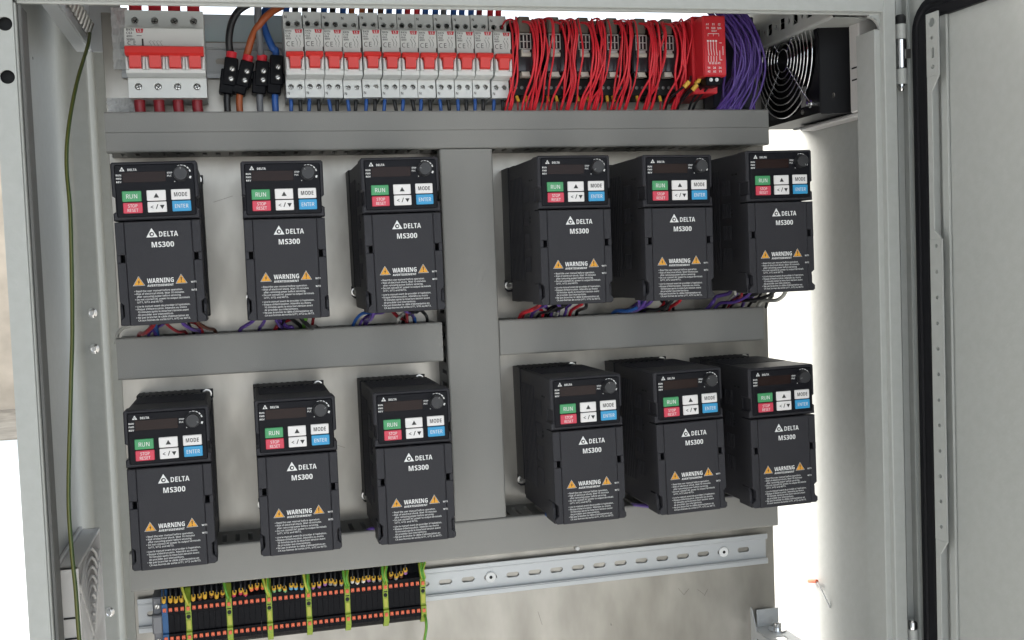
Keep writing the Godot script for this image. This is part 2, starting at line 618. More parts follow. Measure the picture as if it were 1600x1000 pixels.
# ------------------------------------------------------------------ cabinet
func cabinet() -> void:
	var c := thing("control_cabinet", "open light grey painted steel control cabinet with hinged door", "cabinet")
	var YB := -1.3
	# left side wall with its rear corner post (profile in x,z pushed along y)
	var XY := Transform3D(Basis(Vector3(1, 0, 0), Vector3(0, 0, -1), Vector3(0, 1, 0)), Vector3.ZERO)  # local (x,y,z) -> (x, z, -y)
	var prof := [[-0.305, 0.185], [-0.305, -0.030]]
	for i in 7:
		var a := PI / 2 * i / 6.0
		prof.append([-0.297 - 0.008 * cos(a), -0.030 - 0.030 * sin(a)])
	prof += [[-0.2822, -0.060], [-0.2808, -0.0605], [-0.2798, -0.0615], [-0.2775, -0.098], [-0.2768, -0.1], [-0.250, -0.1]]
	var B := {}
	ribbon(B, "painted_steel", prof, YB, 0.50, 0.0015)
	part("side_wall", B, c)
	for q in [[0.2330, 0.145, 0.0016], [0.2180, 0.182, 0.0018], [0.1790, 0.178, 0.0022], [0.1735, 0.150, 0.0014], [0.1640, 0.186, 0.0022], [0.2560, 0.120, 0.0013]]:
		B = {}
		prism(B, "hole_black", disc_poly(q[1], q[0], q[2] * 0.5, q[2], 7), 0.0, 0.0003, 0.0, Transform3D(Basis(Vector3(0, 0, -1), Vector3(0, 1, 0), Vector3(1, 0, 0)), Vector3(-0.3050, 0, q[1] * 2.0 - 0.02)))
		part("paint_chip", B, c)
	for b in [[0.300, 0.0], [0.024, 0.5], [-0.0134, 0.2], [-0.292, 0.9]]:
		B = {}
		lathe(B, "chrome", [Vector2(0.0052, 0), Vector2(0.0052, 0.0012), Vector2(0.0034, 0.0022), Vector2(0.0034, 0.0046), Vector2(0.0026, 0.0054), Vector2(0.0026, 0.004), Vector2(0, 0.004)], at(-0.2885, b[0], -0.060), 16)
		part("bolt", B, c)
	# right side wall
	B = {}
	box(B, "painted_steel", Vector3(0.500, YB, -0.12), Vector3(0.502, 0.4995, 0.186))
	part("side_wall", B, c)
	B = {}
	box(B, "painted_steel", Vector3(-0.317, 0.50, -0.12), Vector3(0.506, 0.502, 0.199))
	part("roof", B, c)
	B = {}
	box(B, "painted_steel", Vector3(-0.304, 0.360, -0.119), Vector3(0.4995, 0.4995, -0.117))  # unseen panel added to stop sun streaks through the top gap
	part("added_sun_stop", B, c)
	# front frame: left flange with two latch holes, beam on top, right flange with gutter
	B = {}
	var XV := Transform3D(Basis(Vector3(0, 1, 0), Vector3(-1, 0, 0), Vector3(0, 0, 1)), Vector3.ZERO)  # local x runs up
	holed(B, "painted_steel", YB, 0.504, 0.3013, 0.3175, 0.198, 0.200, [disc_poly(0.2221, 0.3082, 0.0056, 0.0056, 20), disc_poly(0.2639, 0.3077, 0.0056, 0.0056, 20)], XV)
	box(B, "painted_steel", Vector3(-0.3015, YB, 0.172), Vector3(-0.2995, 0.2815, 0.1985), 0.0008)
	box(B, "shaded_return_grey", Vector3(-0.2996, YB, 0.166), Vector3(-0.2965, 0.2815, 0.194), 0.0012)  # shade on the flange return, put into a darker strip colour
	box(B, "painted_steel", Vector3(-0.3175, YB, 0.16), Vector3(-0.3160, 0.4995, 0.198))
	box(B, "hole_black", Vector3(-0.3158, 0.20, 0.190), Vector3(-0.3017, 0.29, 0.192))
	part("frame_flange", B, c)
	B = {}
	prism(B, "painted_steel", pv([-0.3012, 0.2838, 0.4775, 0.2872, 0.4775, 0.5035, -0.3012, 0.5035]), 0.190, 0.200, 0.0007)
	prism(B, "painted_steel", pv([-0.2995, 0.2818, 0.478, 0.2855, 0.478, 0.289, -0.2995, 0.289]), 0.1905, 0.1945, 0.0008)
	part("frame_beam", B, c)
	B = {}
	var fp := pv([0.4905, YB, 0.4905, 0.5035, 0.4775, 0.5035, 0.4775, 0.300])
	fp = pv([0.4905, YB, 0.4905, 0.5035, 0.4773, 0.5035, 0.4773, 0.287])
	fp.append(Vector2(0.4775, YB))
	prism(B, "painted_steel", fp, 0.19, 0.2002, 0.0008)
	# rounded inner corner
	var cr := PackedVector2Array([Vector2(0.4785, 0.2885), Vector2(0.466, 0.2885), Vector2(0.466, 0.2832)])
	for i in 6:
		var a := PI / 2 * i / 5.0
		cr.append(Vector2(0.466 + 0.0112 * sin(a), 0.2720 + 0.0112 * cos(a)))
	cr.append(Vector2(0.4785, 0.2720))
	prism(B, "painted_steel", cr, 0.189, 0.1936, 0.0006)
	box(B, "painted_steel", Vector3(0.4715, YB, 0.160), Vector3(0.4785, 0.272, 0.193), 0.0007)
	part("frame_flange", B, c)
	B = {}
	box(B, "painted_steel", Vector3(0.4907, YB, 0.17), Vector3(0.5225, 0.5035, 0.1815), 0.0006)
	box(B, "painted_steel", Vector3(0.5094, YB, 0.1816), Vector3(0.5110, 0.5035, 0.1900), 0.0006)
	part("gutter_strip", B, c)
	# hinges
	hinge(c, 0.2480)
	hinge(c, -0.3505, "chrome")
	# depth rails: left with slots, right with square and round holes, lower right with bolt
	B = {}
	var XL := Transform3D(Basis(Vector3(0, 0, -1), Vector3(0, 1, 0), Vector3(1, 0, 0)), Vector3(-0.272, 0.288, 0.0))  # local x -> -z, local z -> +x
	var hs := []
	for i in 12:
		hs.append(slot_poly(-0.165 + i * 0.0165, 0.017, 0.0072, 0.007, 10))
	holed(B, "rail_zinc", -0.186, 0.030, 0.0, 0.050, 0.0, 0.0012, hs, XL)
	box(B, "rail_zinc", Vector3(-0.285, 0.2872, -0.030), Vector3(-0.2722, 0.2886, 0.186), 0.0004)
	box(B, "rail_zinc", Vector3(-0.272, 0.2872, -0.0315), Vector3(-0.241, 0.335, -0.030), 0.0004)
	var lr := part("depth_rail", B, c)
	for i in 8:
		B = {}
		lathe(B, "screw_steel", [Vector2(0.0030, 0), Vector2(0.0030, 0.0126), Vector2(0.0018, 0.0140), Vector2(0, 0.0142)], Transform3D(Basis(Vector3(0.94, -0.34, 0), Vector3(0, 0, -1), Vector3(0.34, 0.94, 0)), Vector3(-0.2700, 0.2960, 0.006 + i * 0.0165)), 12)  # bright bar added on the web to imitate light in the slots
		part("louvre", B, lr)
	B = {}
	var XR := Transform3D(Basis(Vector3(0, 0, 1), Vector3(0, 1, 0), Vector3(-1, 0, 0)), Vector3(0.4405, 0.2870, 0.0))
	hs = []
	for i in 9:
		var xx := -0.1005 + i * 0.0285
		hs.append(pv([xx - 0.0052, 0.0105, xx + 0.0052, 0.0105, xx + 0.0052, 0.0225, xx - 0.0052, 0.0225]))
		hs.append(disc_poly(xx + 0.01425, 0.0165, 0.0022, 0.0035, 10))
	holed(B, "painted_steel", -0.115, 0.172, 0.003, 0.055, 0.0, 0.0015, hs, XR)
	for i in 5:
		var a0 := PI / 2 * i / 5.0
		var a1 := PI / 2 * (i + 1) / 5.0
		quad(S(B, "painted_steel"), Vector3(0.4420 - 0.003 * cos(a0), 0.2900 - 0.003 * sin(a0), -0.115), Vector3(0.4420 - 0.003 * cos(a1), 0.2900 - 0.003 * sin(a1), -0.115), Vector3(0.4420 - 0.003 * cos(a1), 0.2900 - 0.003 * sin(a1), 0.172), Vector3(0.4420 - 0.003 * cos(a0), 0.2900 - 0.003 * sin(a0), 0.172), Vector3(-1, -1, 0))
	box(B, "painted_steel", Vector3(0.4420, 0.2870, -0.115), Vector3(0.4790, 0.2883, 0.172))
	part("depth_rail", B, c)
	B = {}
	# lower right: angle bracket up the plate edge, rail running forward, bolt with washer
	box(B, "rail_zinc", Vector3(0.423, -0.372, 0.003), Vector3(0.4505, -0.352, 0.0045), 0.0004)
	var XB := Transform3D(Basis(Vector3(0, 0, 1), Vector3(1, 0, 0), Vector3(0, 1, 0)), Vector3(0.418, -0.3735, 0.0))
	hs = []
	for i in 6:
		hs.append(pv([0.040 + i * 0.03, 0.008, 0.052 + i * 0.03, 0.008, 0.052 + i * 0.03, 0.020, 0.040 + i * 0.03, 0.020]))
	holed(B, "rail_zinc", 0.004, 0.185, 0.0, 0.032, 0.0, 0.0014, hs, XB)
	var XW := Transform3D(Basis(Vector3(0, 0, 1), Vector3(0, 1, 0), Vector3(-1, 0, 0)), Vector3(0.4185, -0.3735, 0.0))
	hs = []
	for i in 6:
		hs.append(pv([0.012 + i * 0.03, -0.020, 0.026 + i * 0.03, -0.020, 0.026 + i * 0.03, -0.008, 0.012 + i * 0.03, -0.008]))
	holed(B, "rail_zinc", 0.0, 0.185, -0.045, 0.0, 0.0, 0.0012, hs, XW)
	prism(B, "rail_zinc", pv([0.0, 0.0, 0.014, 0.0, 0.003, 0.022, 0.0, 0.024]), 0.0, 0.0012, 0.0, XW)
	var rl := part("depth_rail", B, c)
	B = {}
	var UPX := Transform3D(Basis(Vector3(1, 0, 0), Vector3(0, 0, -1), Vector3(0, 1, 0)), Vector3(0.440, -0.3720, 0.021))
	lathe(B, "chrome", [Vector2(0.0105, 0), Vector2(0.0105, 0.0016), Vector2(0.005, 0.0016), Vector2(0.005, 0.0085), Vector2(0.0042, 0.0095), Vector2(0.0, 0.0095)], UPX, 18)
	part("bolt", B, rl)
	# door, opened at a right angle
	door(c)

func ribbon(B: Dictionary, k: String, prof: Array, y0: float, y1: float, th: float) -> void:
	# sheet with its profile in (x,z), smooth across the bends, thickness to the left of the run
	var st := S(B, k)
	var n := prof.size()
	var nr := []
	for i in n - 1:
		var d := Vector2(prof[i + 1][0] - prof[i][0], prof[i + 1][1] - prof[i][1])
		nr.append(Vector2(-d.y, d.x).normalized())
	for i in n - 1:
		var na: Vector2 = nr[i]
		var nb: Vector2 = nr[i]
		if i > 0 and nr[i - 1].dot(nr[i]) > 0.8: na = (nr[i - 1] + nr[i]).normalized()
		if i < n - 2 and nr[i + 1].dot(nr[i]) > 0.8: nb = (nr[i + 1] + nr[i]).normalized()
		var A := Vector3(na.x, 0, na.y)
		var Bn := Vector3(nb.x, 0, nb.y)
		var p0 := Vector3(prof[i][0], y0, prof[i][1])
		var p1 := Vector3(prof[i + 1][0], y0, prof[i + 1][1])
		var q0 := p0; q0.y = y1
		var q1 := p1; q1.y = y1
		stri(st, p0, p1, q1, A, Bn, Bn)
		stri(st, p0, q1, q0, A, Bn, A)
		stri(st, p0 - A * th, p1 - Bn * th, q1 - Bn * th, -A, -Bn, -Bn)
		stri(st, p0 - A * th, q1 - Bn * th, q0 - A * th, -A, -Bn, -A)

func hinge(c: Node3D, y: float, cap := "hole_black") -> void:
	var B := {}
	var UP := Transform3D(Basis(Vector3(1, 0, 0), Vector3(0, 0, -1), Vector3(0, 1, 0)), Vector3(0.4992, y, 0.1945))
	var r := 0.0056
	lathe(B, "chrome", [Vector2(0, -0.0137), Vector2(r, -0.0137), Vector2(r, 0.0134), Vector2(0, 0.0134)], UP, 18)
	lathe(B, "painted_steel", [Vector2(0, 0.0142), Vector2(r, 0.0142), Vector2(r, 0.0280), Vector2(r - 0.0008, 0.0287), Vector2(0, 0.0287)], UP, 18)
	lathe(B, "painted_steel", [Vector2(0, -0.0291), Vector2(r, -0.0291), Vector2(r, -0.0146), Vector2(0, -0.0146)], UP, 18)
	box(B, "dark_steel", Vector3(0.5000, y - 0.005, 0.197), Vector3(0.5062, y + 0.004, 0.2008), 0.0005)
	var h := part("hinge", B, c)
	B = {}
	lathe(B, cap, [Vector2(0.0049, 0.0287), Vector2(0.0052, 0.031), Vector2(0.0050, 0.0360), Vector2(0.0036, 0.0376), Vector2(0, 0.0378)], UP, 18)
	part("cap", B, h)
	B = {}
	lathe(B, "chrome", [Vector2(0, -0.0365), Vector2(0.0020, -0.0358), Vector2(0.0030, -0.0338), Vector2(0.0018, -0.0318), Vector2(0.0036, -0.0311), Vector2(0.0036, -0.0292), Vector2(0, -0.0292)], UP, 14)
	part("pin", B, h)

func door(c: Node3D) -> void:
	# local frame: x along the door away from the hinge, y up, z out of its inner face
	var o := Node3D.new()
	o.name = "door"
	c.add_child(o)
	var th := deg_to_rad(88.0)
	o.transform = Transform3D(Basis(Vector3(cos(th), 0, sin(th)), Vector3(0, 1, 0), Vector3(-sin(th), 0, cos(th))), Vector3(0.5125, 0.0, 0.1905))
	var B := {}
	box(B, "painted_steel", Vector3(-0.003, -1.25, -0.004), Vector3(0.80, 0.305, -0.001), 0.001)
	box(B, "painted_steel", Vector3(-0.003, -1.25, -0.024), Vector3(-0.001, 0.305, -0.002))
	part("panel", B, o)
	B = {}
	var pts := []
	pts.append(Vector3(0.0187, -1.24, 0.0015))
	pts.append(Vector3(0.0187, 0.262, 0.0015))
	for i in 7:
		var a := PI / 2 * i / 6.0
		pts.append(Vector3(0.0387 - 0.020 * cos(a), 0.266 + 0.020 * sin(a), 0.0015))
	pts.append(Vector3(0.78, 0.286, 0.0015))
	var st := S(B, "gasket_black")
	var hw := 0.0112
	var shape := [Vector2(-hw, -0.004), Vector2(-hw, 0.0015), Vector2(-hw + 0.002, 0.0035), Vector2(-0.003, 0.0042), Vector2(-0.0015, 0.0028), Vector2(0.0015, 0.0028), Vector2(0.003, 0.0042), Vector2(hw - 0.002, 0.0035), Vector2(hw, 0.0015), Vector2(hw, -0.004)]
	for i in pts.size() - 1:
		var p: Vector3 = pts[i]
		var q: Vector3 = pts[i + 1]
		var t0: Vector3 = ((pts[i + 1] - pts[maxi(0, i - 1)]) as Vector3).normalized()
		var t1: Vector3 = ((pts[mini(i + 2, pts.size() - 1)] - pts[i]) as Vector3).normalized()
		var w0 := Vector3(t0.y, -t0.x, 0)
		var w1 := Vector3(t1.y, -t1.x, 0)
		for j in shape.size() - 1:
			var a: Vector2 = shape[j]
			var b: Vector2 = shape[j + 1]
			quad(st, p + w0 * a.x + Vector3(0, 0, a.y), q + w1 * a.x + Vector3(0, 0, a.y), q + w1 * b.x + Vector3(0, 0, b.y), p + w0 * b.x + Vector3(0, 0, b.y), Vector3(0, 0, 1) + w0 * (a.x + b.x) * 40.0)
	part("gasket", B, o)
	# perforated stiffener strip: channel standing on the panel, wide head and foot, narrower waist
	B = {}
	var XV := Transform3D(Basis(Vector3(0, 1, 0), Vector3(-1, 0, 0), Vector3(0, 0, 1)), Vector3.ZERO)
	var hx := -0.0403   # local y of the strip runs toward -x
	box(B, "painted_steel", Vector3(0.0403, -1.2, 0.0), Vector3(0.0418, 0.2775, 0.0105), 0.0005)
	var xo := 0.0575
	holed(B, "painted_steel", 0.219, 0.2775, -xo, -0.0403, 0.0105, 0.0120, [disc_poly(0.2275, -0.0492, 0.0021, 0.0026, 10), slot_poly(0.2405, -0.0495, 0.0105, 0.0042), disc_poly(0.2545, -0.0485, 0.0018, 0.0022, 10), disc_poly(0.2688, -0.0485, 0.0043, 0.0046, 14)], XV)
	prism(B, "painted_steel", pv([0.0403, 0.2190, xo, 0.2190, 0.0472, 0.205, 0.0403, 0.205]), 0.0105, 0.0120, 0.0003)
	box(B, "painted_steel", Vector3(0.0403, 0.075, 0.0105), Vector3(0.0472, 0.205, 0.0120), 0.0003)
	prism(B, "painted_steel", pv([0.0403, 0.0750, 0.0472, 0.0750, xo, 0.066, 0.0403, 0.066]), 0.0105, 0.0120, 0.0003)
	var hl := []
	for i in 12:
		hl.append(disc_poly(-0.2085 + i * 0.0244, -0.0492, 0.0019, 0.0023, 10))
	holed(B, "painted_steel", -0.222, 0.066, -xo, -0.0403, 0.0105, 0.0120, hl, XV)
	prism(B, "painted_steel", pv([0.0403, -0.2220, xo, -0.2220, 0.0472, -0.236, 0.0403, -0.236]), 0.0105, 0.0120, 0.0003)
	box(B, "painted_steel", Vector3(0.0403, -1.2, 0.0105), Vector3(0.0472, -0.236, 0.0120), 0.0003)
	box(B, "painted_steel", Vector3(0.0472, -1.2, -0.0005), Vector3(0.0562, 0.2775, 0.0022), 0.0004)
	part("stiffener_strip", B, o)

# ------------------------------------------------------------------ mounting plate and DIN rails
func din_rail(B: Dictionary, x0: float, x1: float, y: float, slots: Array) -> void:
	# 35 mm top hat rail: web at the back, brims at the front
	var XB := at(0, y, 0)
	holed(B, "rail_zinc", x0, x1, -0.0118, 0.0118, 0.0010, 0.0022, slots, XB)
	for s in [-1.0, 1.0]:
		box(B, "rail_zinc", Vector3(x0, y + s * 0.0118 - 0.0006, 0.0012), Vector3(x1, y + s * 0.0118 + 0.0006, 0.0072), 0.0003)
		box(B, "rail_zinc", Vector3(x0, y + s * 0.0124, 0.0064), Vector3(x1, y + s * 0.0175, 0.0076), 0.0004)

func mounting() -> void:
	var p := thing("mounting_plate", "bare zinc coated steel back plate carrying all the devices", "plate")
	var B := {}
	box(B, "zinc_plate", Vector3(-0.257, -1.1, -0.0025), Vector3(0.449, 0.320, 0.0), 0.0006)
	part("sheet", B, p)
	B = {}
	box(B, "zinc_plate", Vector3(0.447, -1.1, -0.02), Vector3(0.449, 0.320, -0.0026), 0.0004)
	box(B, "zinc_plate", Vector3(-0.257, -1.1, -0.02), Vector3(-0.255, 0.320, -0.0026), 0.0004)
	part("folded_edge", B, p)
	B = {}
	box(B, "film_blue", Vector3(-0.240, 0.2925, 0.0003), Vector3(-0.076, 0.3190, 0.0008), 0.0001)
	part("protective_film", B, p)
	for q in [[0.3320, -0.3215, 0.010, -0.9], [0.3385, -0.3225, 0.009, 0.8], [0.3560, -0.3245, 0.010, -0.7], [0.3625, -0.3260, 0.008, 1.0], [0.1650, -0.3330, 0.016, -1.3], [-0.1500, 0.1350, 0.020, 0.3], [-0.0450, -0.1250, 0.012, -0.4]]:
		B = {}
		box(B, "duct_slot", Vector3(-q[2] * 0.5, -0.00014, 0.0), Vector3(q[2] * 0.5, 0.00014, 0.0002), 0, Transform3D(Basis(Vector3(0, 0, 1), q[3]), Vector3(q[0], q[1], 0)))
		part("scratch", B, p)
	crumple("left of the main breaker", Vector3(-0.2395, 0.294, 0.004), 0.018, 0.060, 5)
	crumple("under the main breaker's left end", Vector3(-0.2400, 0.224, 0.004), 0.034, 0.024, 9)
	# upper rail, behind the breakers
	var r := thing("mounting_rail", "steel top hat rail behind the row of breakers and relays", "rail", Vector3.ZERO, "top hat rails")
	B = {}
	var hs := []
	for i in 24:
		hs.append(slot_poly(-0.218 + i * 0.025, 0, 0.015, 0.0062, 12))
	din_rail(B, -0.240, 0.390, 0.2725, hs)
	part("track", B, r)
	# lower rail, with white washers and bolts
	r = thing("mounting_rail", "long slotted steel rail below the lowest duct, half covered by terminals", "rail", Vector3.ZERO, "top hat rails")
	B = {}
	hs = []
	for i in 27:
		hs.append(slot_poly(0.1106 + (i - 14) * 0.0249, 0, 0.0145, 0.0058, 12))
	din_rail(B, -0.2535, 0.4375, -0.2805, hs)
	part("track", B, r)
	for bx in [0.1106, 0.3845]:
		B = {}
		lathe(B, "print_white", [Vector2(0.0058, 0.0023), Vector2(0.0058, 0.0036), Vector2(0.005, 0.0042), Vector2(0.0018, 0.0042)], at(bx, -0.2803, 0), 20)
		lathe(B, "hole_black", [Vector2(0.0018, 0.0043), Vector2(0, 0.0040)], at(bx, -0.2803, 0), 10)
		part("washer_bolt", B, r)
	B = {}
	lathe(B, "print_white", [Vector2(0.0026, 0.0), Vector2(0.0026, 0.004), Vector2(0.0016, 0.005), Vector2(0, 0.005)], at(0.2099, -0.2585, 0.0), 12)
	solo("plate_rivet", B, "tiny white rivet head on the plate just above the lower rail", "rivet")

func crumple(where: String, c: Vector3, w: float, h: float, seed_: int) -> void:
	var n := FastNoiseLite.new()
	n.seed = seed_
	n.noise_type = FastNoiseLite.TYPE_CELLULAR
	n.frequency = 0.09
	var B := {}
	var st := S(B, "film_white")
	var g := []
	for j in 19:
		var row := []
		for i in 15:
			var u := i / 14.0 - 0.5
			var v := j / 18.0 - 0.5
			var e := 1.0 + 0.22 * n.get_noise_2d(v * 90.0 + 300.0, u * 40.0)
			row.append(c + Vector3(u * w * e, v * h, 0.006 * (n.get_noise_2d(u * w * 1500.0, v * h * 1500.0) + 0.5)))
		g.append(row)
	for j in 18:
		for i in 14:
			quad(st, g[j][i], g[j][i + 1], g[j + 1][i + 1], g[j + 1][i], Vector3(0, 0, 1))
			quad(st, g[j][i] - Vector3(0, 0, 0.0002), g[j][i + 1] - Vector3(0, 0, 0.0002), g[j + 1][i + 1] - Vector3(0, 0, 0.0002), g[j + 1][i] - Vector3(0, 0, 0.0002), Vector3(0, 0, -1))
	solo("crumpled_film", B, "scrap of crumpled white protective film stuck to the plate, " + where, "plastic film")

# ------------------------------------------------------------------ wire ducts
func duct(label: String, x0: float, x1: float, y0: float, y1: float, vertical := false, groove := false) -> void:
	var d := thing("wiring_duct", label, "wiring duct", Vector3((x0 + x1) / 2, (y0 + y1) / 2, 0), "grey wiring ducts")
	var w := (x1 - x0) / 2
	var h := (y1 - y0) / 2
	var X := Transform3D.IDENTITY
	if vertical:
		X = Transform3D(Basis(Vector3(0, 1, 0), Vector3(-1, 0, 0), Vector3(0, 0, 1)), Vector3.ZERO)
		var t := w
		w = h
		h = t
	var B := {}
	# trough: floor and slotted side walls (fingers)
	box(B, "duct_plastic", Vector3(-w, -h + 0.001, 0.0005), Vector3(w, h - 0.001, 0.002), 0, X)
	for s in [-1.0, 1.0]:
		box(B, "duct_plastic", Vector3(-w, s * (h - 0.0018) - 0.0008, 0.002), Vector3(w, s * (h - 0.0018) + 0.0008, 0.014), 0, X)
		var n := int(w * 2 / 0.0125)
		for i in n:
			var x := -w + (i + 0.5) * (2 * w / n)
			box(B, "duct_plastic", Vector3(x - 0.0041, s * (h - 0.0018) - 0.0008, 0.014), Vector3(x + 0.0041, s * (h - 0.0018) + 0.0008, 0.0545), 0, X)
	part("slotted_trough", B, d)
	B = {}
	# cover: face with rounded long edges and lips that clip over the walls
	var st := S(B, "duct_plastic")
	var sh := [Vector2(-h, 0.0500), Vector2(-h, 0.0582), Vector2(-h + 0.0005, 0.0592), Vector2(-h + 0.0016, 0.0599), Vector2(-h + 0.003, 0.060), Vector2(h - 0.003, 0.060), Vector2(h - 0.0016, 0.0599), Vector2(h - 0.0005, 0.0592), Vector2(h, 0.0582), Vector2(h, 0.0500)]
	if groove:
		for g in [Vector2(-0.0008, 0.060), Vector2(-0.0005, 0.0594), Vector2(-0.0002, 0.060)]:
			sh.insert(sh.size() - 5, g)
	for j in sh.size() - 1:
		var a: Vector2 = sh[j]
		var b: Vector2 = sh[j + 1]
		var nn := Vector2(-(b.y - a.y), b.x - a.x)
		quad(st, X * Vector3(-w, a.x, a.y), X * Vector3(w, a.x, a.y), X * Vector3(w, b.x, b.y), X * Vector3(-w, b.x, b.y), X.basis * Vector3(0, nn.x, nn.y))
		quad(st, X * Vector3(-w, a.x * 0.97, a.y - 0.0013), X * Vector3(w, a.x * 0.97, a.y - 0.0013), X * Vector3(w, b.x * 0.97, b.y - 0.0013), X * Vector3(-w, b.x * 0.97, b.y - 0.0013), X.basis * Vector3(0, -nn.x, -nn.y))
		for e in [-w, w]:
			quad(st, X * Vector3(e, a.x, a.y), X * Vector3(e, b.x, b.y), X * Vector3(e, b.x * 0.97, b.y - 0.0013), X * Vector3(e, a.x * 0.97, a.y - 0.0013), X.basis * Vector3(signf(e), 0, 0))
	part("cover", B, d)

func ducts() -> void:
	duct("long grey wiring duct across the plate under the breakers", -0.2525, 0.4255, 0.1765, 0.2146, false, true)
	duct("short grey wiring duct between the two left rows of inverters", -0.2535, 0.0585, -0.0375, 0.0024)
	duct("short grey wiring duct between the two right rows of inverters", 0.1180, 0.4137, -0.0351, 0.0014)
	duct("wide vertical grey wiring duct dividing left and right inverters", 0.0632, 0.1178, -0.2023, 0.1758, true)
	duct("long grey wiring duct across the plate above the terminal blocks", -0.2527, 0.4243, -0.2410, -0.2032)

# ------------------------------------------------------------------ inverters
const IH := 0.1417

func U(u: float) -> float: return u * 0.001 - 0.036
func V(v: float) -> float: return IH - v * 0.001

func rect(u0: float, v0: float, u1: float, v1: float) -> PackedVector2Array:
	return pv([U(u0), V(v1), U(u1), V(v1), U(u1), V(v0), U(u0), V(v0)])

func make_inverter(pos: Vector3, label: String) -> Node3D:
	var d := thing("frequency_inverter", label, "inverter", pos, "frequency inverters on the plate")
	var B := {}
	# back flange with cut corners, body, top and side vent ribs
	prism(B, "charcoal", pv([U(0.5), V(119), U(8), V(119), U(8), V(141), U(71), V(141), U(71.5), V(9), U(60), V(9), U(60), V(0), U(0.5), V(0)]), 0.0, 0.030, 0.0008)
	box(B, "charcoal", Vector3(U(1.6), V(139.5), 0.028), Vector3(U(70.4), V(0.3), 0.1300), 0.0012)
	prism(B, "charcoal", pv([U(58.5), V(9), U(72), V(9), U(72), V(0), U(58.5), V(0)]), 0.0, 0.0035, 0.0004)
	prism(B, "charcoal", pv([U(0), V(128), U(3), V(131), U(9), V(131), U(9), V(118), U(0), V(118)]), 0.0, 0.0035, 0.0004)
	part("body", B, d)
	B = {}
	for i in 9:
		var x := U(4.0 + i * 6.0)
		box(B, "charcoal", Vector3(x, V(0.2), 0.004), Vector3(x + 0.0030, V(-0.9), 0.040), 0.0004)
	for i in 15:
		box(B, "charcoal", Vector3(U(5), V(0.3), 0.046 + i * 0.0036), Vector3(U(67), V(-0.35), 0.0478 + i * 0.0036), 0.0002)
	part("vent_ribs", B, d).set_meta("kind", "stuff")
	for s in [0, 1]:
		B = {}
		var x0 := U(1.8) if s == 0 else U(70.2)
		var x1 := U(1.0) if s == 0 else U(71.0)
		for g in 4:
			for i in 5:
				var z := 0.088 + i * 0.0042
				box(B, "charcoal", Vector3(minf(x0, x1), V(26 + g * 23.0 + 15), z), Vector3(maxf(x0, x1), V(26 + g * 23.0), z + 0.0026), 0.0003)
		for i in 9:
			var z := 0.034 + i * 0.0055
			box(B, "charcoal", Vector3(minf(x0, x1), V(118), z), Vector3(maxf(x0, x1), V(14), z + 0.0028), 0.0003)
		part("vent_ribs", B, d).set_meta("kind", "stuff")
		B = {}
		for q in [[20, 0.112], [20, 0.120], [56, 0.108], [60, 0.108], [96, 0.04], [30, 0.02], [92, 0.02]]:
			box(B, "hole_black", Vector3(minf(x0, x1), V(q[0] + 1.6), q[1]), Vector3(maxf(x0, x1), V(q[0]), q[1] + 0.0034), 0.0001)
		part("side_openings", B, d).set_meta("kind", "stuff")
		B = {}
		var pz := pv([0.118, V(141.2), 0.1445, V(141.2), 0.1445, V(137), 0.143, V(133), 0.143, V(126), 0.140, V(121), 0.126, V(121), 0.118, V(128)])
		var XS := Transform3D(Basis(Vector3(0, 0, 1), Vector3(0, 1, 0), Vector3(-1, 0, 0)), Vector3(U(2), 0, 0)) if s == 0 else Transform3D(Basis(Vector3(0, 0, 1), Vector3(0, 1, 0), Vector3(1, 0, 0)), Vector3(U(70), 0, 0))
		prism(B, "charcoal", pz, 0.0, 0.0024, 0.0007, XS)
		part("side_clip", B, d)
	for q in [[66.0, 4.6], [4.0, 124.0]]:
		B = {}
		lathe(B, "screw_steel", [Vector2(0.0048, 0.0), Vector2(0.0048, 0.0012), Vector2(0.0036, 0.0013), Vector2(0.0036, 0.004), Vector2(0.0028, 0.0046), Vector2(0.002, 0.0036), Vector2(0, 0.0036)], at(U(q[0]), V(q[1]), 0.0036), 14)
		part("mounting_screw", B, d)
	# keypad
	B = {}
	var o := pv([U(0), V(50.2), U(72), V(50.2), U(72), V(42), U(69.7), V(40.5), U(69.7), V(32.5), U(72), V(31), U(72), V(1.5), U(70.5), V(0), U(1.5), V(0), U(0), V(1.5), U(0), V(29), U(2.3), V(30.5), U(2.3), V(42.5), U(0), V(44)])
	prism(B, "charcoal", o, 0.128, 0.1482, 0.0011)
	prism(B, "panel_black", pv([U(4), V(47.6), U(68), V(47.6), U(69.2), V(46.4), U(69.2), V(3.6), U(68), V(2.4), U(4), V(2.4), U(3.2), V(3.6), U(3.2), V(46.4)]), 0.1478, 0.1500, 0.0008)
	var pw := "print_white"
	var Z := 0.15012
	logo(B, 9.6, 8.0, 4.2, Z, "panel_black")
	text(B, pw, "DELTA", U(14.2), V(7.9), Z, 0.0019, true, -1, 1.0, Transform3D.IDENTITY, 0.0075)
	for i in 3:
		text(B, pw, ["RUN", "FWD", "REV"][i], U(4.4), V(12.2 + i * 2.9), Z, 0.00145, true, -1, 1.0, Transform3D.IDENTITY, 0.0043)
	for i in 2:
		text(B, pw, ["STOP", "PLC"][i], U(46.6), V(11.0 + i * 2.6), Z, 0.0014, true, -1, 1.0, Transform3D.IDENTITY, 0.0043 if i == 0 else 0.0036)
